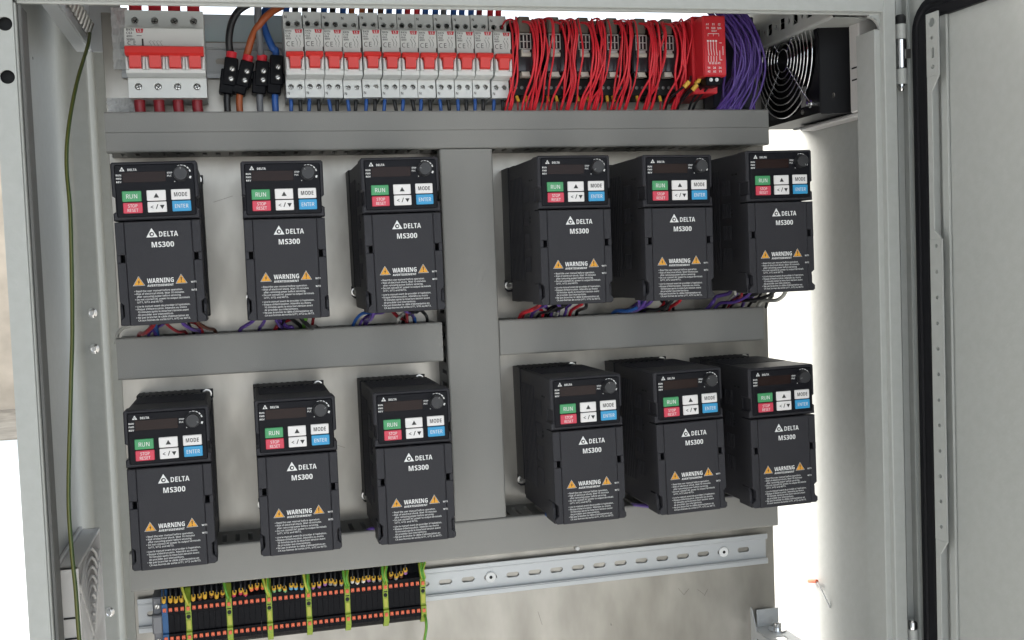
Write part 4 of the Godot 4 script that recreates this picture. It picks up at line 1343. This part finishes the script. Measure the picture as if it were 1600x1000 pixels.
	part("lead", B, t)
	B = {}
	tube(B, "terminal_orange", PackedVector3Array([Vector3(0.494, -0.3275, -0.0020), Vector3(0.494, -0.3226, 0.0165)]), 0.0022, 10)
	part("cap", B, t)

func striped(B: Dictionary, pts: Array, r: float, turn := 0.0) -> void:
	var c := catmull(pts, 6)
	tube(B, "earth_green", c, r, 5, false, turn, turn + PI * 1.25)
	tube(B, "earth_yellow", c, r, 3, false, turn + PI * 1.25, turn + TAU)

# ------------------------------------------------------------------ relays and the control wires
func make_relay(pos: Vector3, label: String) -> Node3D:
	var d := thing("relay_module", label, "relay", pos, "plug in relays on the rail")
	var B := {}
	box(B, "relay_socket", Vector3(-0.0132, 0.0, 0.006), Vector3(0.0132, 0.076, 0.030), 0.001)
	box(B, "relay_socket", Vector3(-0.0132, 0.0, 0.028), Vector3(0.0132, 0.018, 0.050), 0.001)
	box(B, "relay_socket", Vector3(-0.0132, 0.058, 0.028), Vector3(0.0132, 0.076, 0.044), 0.001)
	part("socket", B, d)
	B = {}
	box(B, "relay_clear", Vector3(-0.0105, 0.0225, 0.030), Vector3(0.0105, 0.060, 0.060), 0.0014)
	part("relay_case", B, d)
	B = {}
	box(B, "relay_clip", Vector3(-0.0070, 0.0625, 0.040), Vector3(0.0050, 0.0790, 0.060), 0.001)
	part("ejector", B, d)
	B = {}
	for q in [[-0.0068, 0.0455, -0.0060, 0.0615], [0.0047, 0.0455, 0.0055, 0.0615], [-0.0068, 0.0605, 0.0055, 0.0614], [-0.0068, 0.0455, 0.0055, 0.0463], [-0.0030, 0.047, -0.0018, 0.060], [0.0006, 0.047, 0.0018, 0.060], [-0.0068, 0.0530, 0.0055, 0.0537], [-0.0052, 0.0420, 0.0038, 0.0450]]:
		box(B, "contact_silver", Vector3(q[0], q[1], 0.0602), Vector3(q[2], q[3], 0.0612), 0.0001)
	part("contact_frame", B, d)
	B = {}
	prism(B, "lever_cream", pv([-0.0058, 0.0380, 0.0042, 0.0380, 0.0044, 0.0415, 0.0026, 0.0430, 0.0026, 0.0415, -0.0040, 0.0415, -0.0040, 0.0450, -0.0058, 0.0445]), 0.0598, 0.0640, 0.0005)
	prism(B, "lever_cream", pv([-0.0046, 0.0180, 0.0050, 0.0180, 0.0036, 0.0200, 0.0026, 0.0232, -0.0056, 0.0232, -0.0054, 0.0200]), 0.0500, 0.0610, 0.0006)
	part("lever", B, d)
	B = {}
	for i in 4:
		lathe(B, "dark_steel", [Vector2(0.0018, 0.0500), Vector2(0.0018, 0.0504), Vector2(0, 0.0506)], at(-0.0096 + i * 0.0064, 0.0085, 0), 10)
	part("terminal_screw", B, d)
	return d

func relays() -> void:
	var X := [0.1570, 0.1882, 0.2198, 0.2512, 0.2823, 0.3123]
	var proto: Node3D
	for i in 6:
		var label := "dark plug in relay with cream lever behind red wires, %s from the left of six" % ORD[i]
		var pos := Vector3(X[i], 0.2305, 0)
		if i == 0: proto = make_relay(pos, label)
		else: copy(proto, pos, label)
	# red wires in seven bundles, each wire its own
	var bundles := [[0.1440, 0.003, 4, "beside the last white breaker"], [0.1725, 0.0100, 9, "between first and second relay"], [0.2040, 0.0095, 8, "between second and third relay"], [0.2335, 0.0095, 9, "between third and fourth relay"], [0.2640, 0.0090, 8, "between fourth and fifth relay"], [0.2975, 0.0095, 9, "between fifth and sixth relay"], [0.3270, 0.0065, 8, "beside the red safety relay"]]
	for b in bundles:
		for j in b[2]:
			var f: float = (j + 0.5) / b[2] * 2.0 - 1.0
			var x: float = b[0] + f * b[1] + rng.randf_range(-0.001, 0.001)
			var xm: float = b[0] + f * b[1] * rng.randf_range(0.3, 1.15) + rng.randf_range(-0.003, 0.003)
			var xe: float = b[0] - 0.003 + f * b[1] * rng.randf_range(0.2, 1.2) - rng.randf_range(-0.003, 0.006)
			var z := rng.randf_range(0.062, 0.078)
			var side := -1.0 if rng.randf() < 0.4 else 1.0
			wire("control_wire", "thin red control wire looping in the bundle " + b[3], "red wires " + b[3], "wire_red", [Vector3(x + side * 0.008, 0.2965, 0.044), Vector3(x + side * 0.005, 0.3050 + rng.randf_range(0, 0.002), 0.053), Vector3(x, 0.3045 + rng.randf_range(-0.002, 0.0015), z - 0.004), Vector3(x + 0.0006, 0.290, z + 0.002), Vector3(xm, 0.268, z + rng.randf_range(-0.005, 0.006)), Vector3((xm + xe) / 2 + rng.randf_range(-0.004, 0.004), 0.243, z - 0.004), Vector3(xe, 0.226, 0.056), Vector3(xe - 0.002, 0.212, 0.047), Vector3(xe - 0.002, 0.198, 0.040)], rng.randf_range(0.00088, 0.00112), 5)
	for q in [[0.157, 0.0016, 0.1535], [0.160, 0.0016, 0.1625], [0.190, 0.0, 0.1840], [0.222, 0.0, 0.2155], [0.219, 0.0, 0.2240], [0.2555, -0.0005, 0.2505], [0.2830, 0.006, 0.2890], [0.2850, 0.006, 0.2780], [0.3110, 0.0, 0.3210], [0.3160, 0.0, 0.3090]]:
		wire("control_wire", "single red control wire crossing the front of a relay", "single red wires over the relays", "wire_red", [Vector3(q[0] - 0.006, 0.298, 0.048), Vector3(q[0] - 0.003, 0.304, 0.058), Vector3(q[0] + 0.003, 0.298, 0.070), Vector3(q[0] + 0.005, 0.275, 0.076), Vector3(q[0] + 0.003, 0.250, 0.072), Vector3(q[2], 0.226, 0.058), Vector3(q[2] - 0.002, 0.200, 0.042)], 0.00118, 6)
	# lower dark loops behind, yellow tags at the sockets
	var n := 0
	for x in [0.148, 0.158, 0.181, 0.190, 0.2135, 0.2245, 0.2455, 0.2520, 0.2790, 0.3045]:
		var B := {}
		tube(B, "tag_yellow", PackedVector3Array([Vector3(x, 0.2300, 0.050), Vector3(x + rng.randf_range(-0.001, 0.001), 0.2245, 0.053)]), 0.0017, 8)
		tube(B, "wire_dark_red", catmull([Vector3(x, 0.2250, 0.0525), Vector3(x + 0.001, 0.214, 0.048), Vector3(x + 0.001, 0.200, 0.040)], 4), 0.0011, 6)
		solo("tagged_wire", B, "dark red wire with yellow marker sleeve under the relays, %s from the left" % ORD[n], "wire", Vector3.ZERO, "yellow tagged wires under the relays")
		n += 1
	safety_relay()
	# purple bundle
	for j in 32:
		var f := j / 31.0
		var x0 := 0.374 + f * 0.042 + rng.randf_range(-0.008, 0.004)
		var xm := 0.384 + f * 0.034 + rng.randf_range(-0.011, 0.010)
		var xe := 0.371 + f * 0.034 + rng.randf_range(-0.012, 0.010)
		var z := 0.052 + rng.randf_range(-0.012, 0.018)
		wire("signal_wire", "thin purple signal wire in the tangle beside the fan", "purple wires beside the fan", "wire_purple", [Vector3(x0 - 0.014, 0.330, z - 0.01), Vector3(x0 - 0.004, 0.312, z), Vector3((x0 + xm) / 2 + rng.randf_range(-0.003, 0.004), 0.288, z + 0.006), Vector3(xm, 0.262, z + rng.randf_range(0, 0.008)), Vector3((xm + xe) / 2 + rng.randf_range(-0.006, 0.006), 0.236, z), Vector3(xe, 0.214, 0.050), Vector3(xe, 0.198, 0.044)], 0.0013, 5)

func safety_relay() -> void:
	var d := thing("safety_relay", "bright red safety relay with white circuit print, beside purple wires", "relay", Vector3(0.3450, 0.2285, 0))
	var B := {}
	box(B, "safety_red", Vector3(-0.0135, 0.0, 0.006), Vector3(0.0140, 0.0800, 0.078), 0.0012)
	box(B, "safety_red", Vector3(-0.0112, 0.0140, 0.078), Vector3(0.0140, 0.0760, 0.1000), 0.0012)
	part("housing", B, d)
	B = {}
	box(B, "safety_red", Vector3(-0.0105, 0.0150, 0.0995), Vector3(0.0133, 0.0750, 0.1012), 0.0005)
	var pw := "print_white"
	var Z := 0.10125
	for r in 2:
		for k in 3:
			text(B, pw, [["A1", "31", "S2"], ["S1", "S33", "S35"]][r][k], -0.0065 + k * 0.0066, 0.0655 - r * 0.0038, Z, 0.0020, true)
	text(B, pw, "RESET", 0.0010, 0.0590, Z, 0.0015, true)
	box(B, pw, Vector3(-0.0060, 0.0568, Z - 0.0003), Vector3(0.0062, 0.0573, Z))
	for s in [-0.006, 0.0, 0.006]:
		box(B, pw, Vector3(s - 0.0002, 0.0545, Z - 0.0003), Vector3(s + 0.0002, 0.0567, Z))
	for i in 4:
		var x := -0.0062 + i * 0.0030
		box(B, pw, Vector3(x - 0.0011, 0.0488, Z - 0.0003), Vector3(x + 0.0009, 0.0505, Z))
		for p in [[0.0425, 0.0485, 0.0], [0.0350, 0.0425, 0.12], [0.0285, 0.0345, 0.0]]:
			box(B, pw, Vector3(-0.00028, 0, Z - 0.0003), Vector3(0.00028, p[1] - p[0], Z), 0, Transform3D(Basis(Vector3(0, 0, 1), p[2]), Vector3(x + (0.0008 if p[0] == 0.035 else 0.0), p[0], 0)))
	for e in [[0.0062, 0.0310, 0.0068, 0.0400], [0.0098, 0.0355, 0.0104, 0.0445], [0.0062, 0.0475, 0.0090, 0.0481], [0.0062, 0.0302, 0.0090, 0.0308]]:
		box(B, pw, Vector3(e[0], e[1], Z - 0.0003), Vector3(e[2], e[3], Z))
	text(B, pw, "13 23 33 41", 0.0003, 0.0262, Z, 0.0022, true, 0, 1.0, Transform3D.IDENTITY, 0.0125)
	for r in 2:
		for k in 3:
			text(B, pw, [["14", "24", "34"], ["42", "A2", "Y1"]][r][k], -0.0060 + k * 0.0062, 0.0215 - r * 0.0038, Z, 0.0020, true)
	part("front_plate", B, d)
	B = {}
	box(B, "terminal_black", Vector3(-0.0080, 0.0050, 0.078), Vector3(0.0085, 0.0135, 0.0985), 0.0008)
	for s in [-0.0030, 0.0034]:
		lathe(B, "screw_steel", [Vector2(0.0019, 0.0984), Vector2(0.0019, 0.0992), Vector2(0.0008, 0.0992), Vector2(0, 0.0988)], at(s, 0.0107, 0), 12)
	part("terminal_block", B, d)
	# black wires with yellow markers
	var n := 0
	for q in [[0.3230, 0.2380, -0.012], [0.3320, 0.2350, -0.008], [0.3360, 0.2410, -0.010], [0.3400, 0.2360, -0.003], [0.3450, 0.2340, -0.004]]:
		var W := {}
		var x: float = q[0]
		var y: float = q[1]
		tube(W, "wire_black", catmull([Vector3(x + 0.006, y + 0.008, 0.078), Vector3(x + 0.001, y + 0.001, 0.083), Vector3(x + q[2] * 0.6, y - 0.007, 0.070), Vector3(x + q[2], y - 0.015, 0.057), Vector3(x + q[2], y - 0.028, 0.046), Vector3(x + q[2], y - 0.040, 0.040)], 5), 0.0013, 7)
		if n < 3:
			tube(W, "tag_yellow", PackedVector3Array([Vector3(x + 0.0015, y + 0.0020, 0.0835), Vector3(x - 0.0035, y - 0.0035, 0.0815)]), 0.0024, 9)
		solo("tagged_wire", W, "black wire leaving the red safety relay, %s from the left%s" % [ORD[n], " with yellow marker" if n < 3 else ""], "wire", Vector3.ZERO, "black wires of the safety relay")
		n += 1
	# dark module behind the purple wires
	var m := thing("dark_module", "tall dark navy module half hidden behind the purple wires", "module", Vector3(0.3950, 0.2200, 0))
	B = {}
	box(B, "module_navy", Vector3(-0.0190, 0.0, 0.004), Vector3(0.0310, 0.100, 0.030), 0.001)
	part("housing", B, m)
	B = {}
	prism(B, "module_teal", pv([-0.0120, 0.050, -0.0055, 0.050, -0.0055, 0.070, -0.0080, 0.074, -0.0120, 0.074]), 0.030, 0.0315, 0.0006)
	part("window", B, m)

# ------------------------------------------------------------------ terminal blocks
func make_terminal(kind: String, pos: Vector3, label: String, group: String) -> Node3D:
	var d := thing("earth_terminal" if kind == "terminal_green" else "terminal_block", label, "terminal block", pos, group)
	var w := 0.00280
	var XS := Transform3D(Basis(Vector3(0, 0, 1), Vector3(0, 1, 0), Vector3(-1, 0, 0)), Vector3.ZERO)
	var B := {}
	var g := kind == "terminal_green"
	var e := 0.0012 if g else 0.0
	var p := [0.006, -0.022 - e * 2, 0.030, -0.0275 - e * 2, 0.040, -0.0270 - e * 2, 0.044 + e, -0.0245 - e, 0.049 + e, -0.0200, 0.049 + e, -0.0100, 0.0465 + e, -0.0090, 0.0465 + e, 0.0090, 0.049 + e, 0.0100, 0.049 + e, 0.0200, 0.044 + e, 0.0245, 0.040, 0.0320, 0.030, 0.0340, 0.006, 0.026]
	prism(B, kind, pv(p), -w + 0.00008, w - 0.00008, 0.00025, XS, true)
	part("housing", B, d)
	for s in [1.0, -1.0]:
		B = {}
		box(B, "terminal_orange", Vector3(-0.0016, s * 0.0142 - 0.0019, 0.046), Vector3(0.0016, s * 0.0142 + 0.0019, 0.0502 + e), 0.0004)
		box(B, "wire_dark_red" if not g else "terminal_orange", Vector3(-0.0007, s * 0.0142 - 0.0016, 0.048), Vector3(0.0007, s * 0.0142 - 0.0008, 0.05035 + e))
		part("release_button", B, d)
	if g:
		B = {}
		for s in [0.0200, 0.0052, -0.0205]:
			lathe(B, "hole_black", [Vector2(0.0020, 0.0), Vector2(0.0020, 0.0006), Vector2(0, 0.0007)], Transform3D(Basis(Vector3(1, 0, 0), -0.75 * signf(s) if absf(s) > 0.01 else 0.0), Vector3(0, s, 0.0485 if absf(s) > 0.01 else 0.0476)), 12)
		box(B, "hole_black", Vector3(-0.0019, 0.0090, 0.0490), Vector3(0.0019, 0.0098, 0.0504))
		part("wire_entry", B, d)
		B = {}
		box(B, "earth_yellow", Vector3(-0.0019, -0.0075, 0.0465 + e), Vector3(0.0019, 0.0020, 0.0472 + e), 0.0002)
		part("marker", B, d)
	return d

func terminals() -> void:
	var x := -0.2308
	var B := {}
	# end clamp at the left
	var ec := thing("end_clamp", "grey end clamp with two screws left of the first terminal", "end clamp", Vector3(x - 0.0005, -0.2805, 0))
	prism(B, "terminal_grey", pv([-0.0048, -0.026, 0.0040, -0.026, 0.0040, 0.026, -0.0048, 0.026]), 0.006, 0.038, 0.0015)
	prism(B, "terminal_grey", pv([-0.0054, -0.008, 0.0045, -0.008, 0.0045, 0.010, -0.0054, 0.010]), 0.03, 0.046, 0.0015)
	part("housing", B, ec)
	for s in [0.017, -0.017]:
		B = {}
		screw_head(B, -0.0004, s, 0.0385, 0.0028, 1.2, "screw_steel", false)
		part("screw", B, ec)
	x = -0.2243
	var order := ["b"]
	for i in 3: order.append("k")
	order.append("g")
	for g in 6:
		for i in 6: order.append("k")
		order.append("g")
	var black: Node3D
	var green: Node3D
	var gi := 0
	var ki := 0
	var pitch := 0.00551
	var tints := [["tag_yellow"], ["tag_yellow", "tag_brown"], ["tag_pink", "tag_pink", "tag_pink", "terminal_orange", "terminal_orange", "terminal_orange"], ["tag_green", "tag_green", "tag_green", "tag_blue", "tag_blue", "tag_blue"], ["tag_violet", "tag_violet", "tag_violet", "tag_grey", "tag_grey", "tag_grey"], ["tag_white", "tag_white", "tag_white", "tag_violet", "tag_grey", "tag_grey"], ["wire_brown", "tag_violet", "wire_brown", "tag_grey"]]
	var nm := 0
	for i in order.size():
		var pos := Vector3(x + i * pitch, -0.2790, 0)
		if order[i] == "b":
			make_terminal("terminal_blue", pos, "blue terminal block at the left end of the strip", "terminal blocks on the lower rail")
		elif order[i] == "g":
			var label := "green yellow earth terminal, %s from the left of seven" % ORD[gi]
			if green == null: green = make_terminal("terminal_green", pos, label, "earth terminals on the lower rail")
			else: copy(green, pos, label)
			# earth wires rising into the duct
			for s in ([0.0] if gi < 2 else [-0.0012, 0.0012]):
				B = {}
				striped(B, [pos + Vector3(s * 0.4, 0.0165, 0.046), pos + Vector3(s, 0.0215, 0.056), pos + Vector3(s - 0.002, 0.030, 0.060), pos + Vector3(s * 2.0 - 0.0048 + gi * 0.0008, 0.040, 0.054), pos + Vector3(s * 2.0 - 0.006, 0.052, 0.046)], 0.0014, rng.randf_range(0, 6.0))
				solo("earth_wire", B, "%sgreen yellow wire on the %s earth terminal" % ["" if gi < 2 else ("left " if s < 0 else "right "), ORD[gi]], "wire", Vector3.ZERO, "earth wires above the terminals")
			gi += 1
			ki = 0
		else:
			var label := "black terminal block, %s %s" % [ORD[ki], "between blue block and first earth terminal" if gi == 0 else "right of the %s earth terminal" % ORD[gi - 1]]
			if black == null: black = make_terminal("terminal_black", pos, label, "terminal blocks on the lower rail")
			else: copy(black, pos, label)
			ki += 1
		if order[i] != "g":
			# marked wire end above the block
			var set_: Array = tints[mini(gi, 6)]
			var k: String = set_[(ki - 1 + 6) % set_.size()] if order[i] == "k" else "tag_yellow"
			if k == "tag_brown": k = "wire_brown"
			if gi == 6 and ki > 4: continue
			B = {}
			var lift := rng.randf_range(-0.0016, 0.0016) + (0.0045 if gi in [2, 6] and ki > 3 else 0.0)
			var a := pos + Vector3(rng.randf_range(-0.0006, 0.0006), 0.0222 + lift, 0.0470)
			var tip := Vector3(rng.randf_range(-0.0005, 0.0005), 0.0024, 0.0030)
			tube(B, k, PackedVector3Array([a - Vector3(0, 0.0012, 0), a + tip * 0.9]), 0.00215, 6)
			tube(B, "tag_yellow", PackedVector3Array([a + tip * 0.92, a + tip * 1.9]), 0.0023, 6)
			tube(B, "hole_black", PackedVector3Array([a + tip * 1.6, a + tip * 1.93]), 0.0012, 6)
			tube(B, "wire_black", catmull([a + tip * 1.2, a + tip * 1.7 + Vector3(0, 0.004, 0), a + Vector3(0.0005, 0.016, 0.000), a + Vector3(0.001, 0.028, -0.006)], 4), 0.0010, 6)
			solo("marked_wire", B, "wire end with yellow sleeve, %s" % ("above the blue terminal block" if order[i] == "b" else "%s %s earth terminal" % [ORD[ki - 1], "before the first" if gi == 0 else "right of the " + ORD[gi - 1]]), "wire", Vector3.ZERO, "marked wire ends above the terminals")
	var last := Vector3(x + (order.size() - 1) * pitch, -0.2790, 0)
	B = {}
	striped(B, [last + Vector3(0, -0.018, 0.046), last + Vector3(0.0008, -0.0225, 0.054), last + Vector3(0.0005, -0.032, 0.056), last + Vector3(-0.001, -0.048, 0.05), last + Vector3(-0.002, -0.085, 0.046)], 0.0015, 2.0)
	solo("earth_wire", B, "green yellow earth wire dropping below the last earth terminal", "wire")

# ------------------------------------------------------------------ fan and filter
func ventilation() -> void:
	# fan on the right wall: local x -> +z of the scene, y up, local z -> towards -x (into the cabinet)
	var f := thing("filter_fan", "black cabinet fan with wire guard on the right wall", "fan")
	var X := Transform3D(Basis(Vector3(0, 0, 1), Vector3(0, 1, 0), Vector3(-1, 0, 0)), Vector3(0.500, 0.2663, 0.0612))
	var B := {}
	var R := 0.0585
	var oct := PackedVector2Array()
	for q in [[1, -1], [1, 1], [-1, 1], [-1, -1]]:
		for i in 4:
			var a0 := atan2(q[1], q[0]) - PI / 4 + PI / 2 * i / 3.0
			oct.append(Vector2(q[0] * 0.053 + 0.009 * cos(a0), q[1] * 0.053 + 0.009 * sin(a0)))
	# square shell with a round bore
	var hole := disc_poly(0, 0, 0.0615, 0.0615, 40)
	holed(B, "fan_black", -0.067, 0.067, -0.0655, 0.067, 0.016, 0.052, [hole], X)
	prism(B, "fan_black", pv([0.0671, 0.0158, 0.0735, 0.0158, 0.0671, 0.0505]), -0.0650, 0.0665, 0.0, X * Transform3D(Basis(Vector3(1, 0, 0), Vector3(0, 0, 1), Vector3(0, -1, 0)), Vector3(0, 0.0, 0)), true)
	box(B, "fan_black", Vector3(-0.067, -0.0655, 0.012), Vector3(0.0735, 0.067, 0.0162), 0.001, X)
	part("shell", B, f)
	B = {}
	lathe(B, "fan_black", [Vector2(0.020, 0.020), Vector2(0.020, 0.050), Vector2(0.018, 0.052), Vector2(0, 0.052)], X, 24)
	part("hub", B, f)
	for i in 5:
		B = {}
		var a := TAU * i / 5.0
		var st := S(B, "fan_black")
		var prev: Array = []
		for j in 7:
			var b := a + j * 0.13
			var zz := 0.046 - j * 0.0035
			var cur := [X * Vector3(cos(b) * 0.0195, sin(b) * 0.0195, zz), X * Vector3(cos(b + 0.12) * 0.060, sin(b + 0.12) * 0.060, zz)]
			if j > 0:
				quad(st, prev[0], prev[1], cur[1], cur[0], Vector3(-1, 0, 0))
				quad(st, prev[0] + Vector3(0.001, 0, 0), prev[1] + Vector3(0.001, 0, 0), cur[1] + Vector3(0.001, 0, 0), cur[0] + Vector3(0.001, 0, 0), Vector3(1, 0, 0))
			prev = cur
		part("blade", B, f)
	# wire guard
	B = {}
	for i in 8:
		var r := 0.0120 + i * 0.0070
		var ring := PackedVector3Array()
		for j in 48:
			ring.append(X * Vector3(cos(TAU * j / 48) * r, sin(TAU * j / 48) * r, 0.0555 + (0.0012 if i < 7 else 0.0)))
		tube(B, "chrome", ring, 0.00085, 6, true)
	for i in 4:
		var a := PI / 4 + PI / 2 * i
		tube(B, "chrome", PackedVector3Array([X * Vector3(cos(a) * 0.0120, sin(a) * 0.0120, 0.0558), X * Vector3(cos(a) * 0.0610, sin(a) * 0.0610, 0.0558), X * Vector3(cos(a) * 0.0760, sin(a) * 0.0760, 0.0540)]), 0.0009, 6)
	part("wire_guard", B, f)
	for q in [[1, -1], [1, 1], [-1, -1]]:
		B = {}
		lathe(B, "chrome", [Vector2(0.0042, 0.0565), Vector2(0.0042, 0.0600), Vector2(0.0026, 0.0602), Vector2(0.0026, 0.0640), Vector2(0, 0.0645)], X * at(q[0] * 0.0545, q[1] * 0.0545, -0.0045), 12)
		part("screw", B, f)
	# mounting frame on the wall, cream lip below, clip slots
	B = {}
	box(B, "fan_black", Vector3(-0.070, -0.0665, 0.002), Vector3(0.0740, 0.068, 0.0122), 0.003, X)
	part("base", B, f)
	B = {}
	box(B, "filter_grey", Vector3(0.0745, -0.067, 0.0005), Vector3(0.0925, 0.066, 0.0215), 0.0012, X)
	box(B, "filter_grey", Vector3(-0.035, -0.0715, 0.0005), Vector3(0.0925, -0.0668, 0.0190), 0.0012, X)
	part("wall_frame", B, f)
	for yy in [0.052, -0.0225, -0.0345]:
		B = {}
		box(B, "hole_black", Vector3(0.0790, yy - 0.0010, 0.0200), Vector3(0.0927, yy + 0.0006, 0.0218), 0, X)
		part("clip_slot", B, f)
	for q in [[0.0700, -0.048, 0.0375], [0.033, -0.060, 0.0522]]:
		B = {}
		lathe(B, "screw_steel", [Vector2(0.0026, 0), Vector2(0.0026, 0.001), Vector2(0.001, 0.001), Vector2(0, 0.0005)], X * at(q[0], q[1], q[2]), 10)
		part("screw", B, f)
	B = {}
	box(B, "tag_grey", Vector3(0.030, -0.055, 0.0521), Vector3(0.040, -0.034, 0.0526), 0, X)
	part("rating_label", B, f)
	# exhaust filter on the left wall: local x -> -z, local z -> +x
	var g := thing("exhaust_filter", "pale plastic exhaust filter with curved louvres on the left wall", "filter")
	var Y := Transform3D(Basis(Vector3(0, 0, -1), Vector3(0, 1, 0), Vector3(1, 0, 0)), Vector3(-0.305, -0.2600, 0.088))
	B = {}
	box(B, "filter_grey", Vector3(-0.064, -0.10, 0.0), Vector3(0.088, 0.0745, 0.004), 0.001, Y)
	for e in [[-0.062, -0.10, -0.059, 0.072], [0.083, -0.10, 0.086, 0.072], [-0.062, 0.069, 0.086, 0.072]]:
		box(B, "filter_grey", Vector3(e[0], e[1], 0.004), Vector3(e[2], e[3], 0.020), 0.0006, Y)
	part("housing", B, g)
	B = {}
	box(B, "filter_grey", Vector3(-0.059, -0.10, 0.004), Vector3(0.083, 0.069, 0.008), 0, Y)
	part("mat", B, g)
	for i in 9:
		B = {}
		var r := 0.012 + i * 0.0085
		var pp := PackedVector3Array()
		for j in 25:
			var a := TAU * j / 24.0
			var xx := clampf(cos(a) * r, -0.069, 0.069)
			var yy := clampf(sin(a) * r, -0.082, 0.082)
			pp.append(Y * Vector3(0.012 + xx, -0.013 + yy, 0.0185))
		pp.remove_at(24)
		tube(B, "filter_grey", pp, 0.0014, 6, true)
		part("louvre", B, g)
	B = {}
	for i in 4:
		var a := PI / 4 + PI / 2 * i
		box(B, "filter_grey", Vector3(0.0, -0.002, 0.014), Vector3(0.092, 0.002, 0.0200), 0.0005, Y * Transform3D(Basis(Vector3(0, 0, 1), a), Vector3(0.012, -0.013, 0)))
	part("spoke", B, g)
	B = {}
	for vv in [0.027, 0.009]:
		box(B, "hole_black", Vector3(-0.0626, vv - 0.0008, 0.006), Vector3(-0.0615, vv + 0.0008, 0.0175), 0, Y)
	part("clip_slot", B, g)
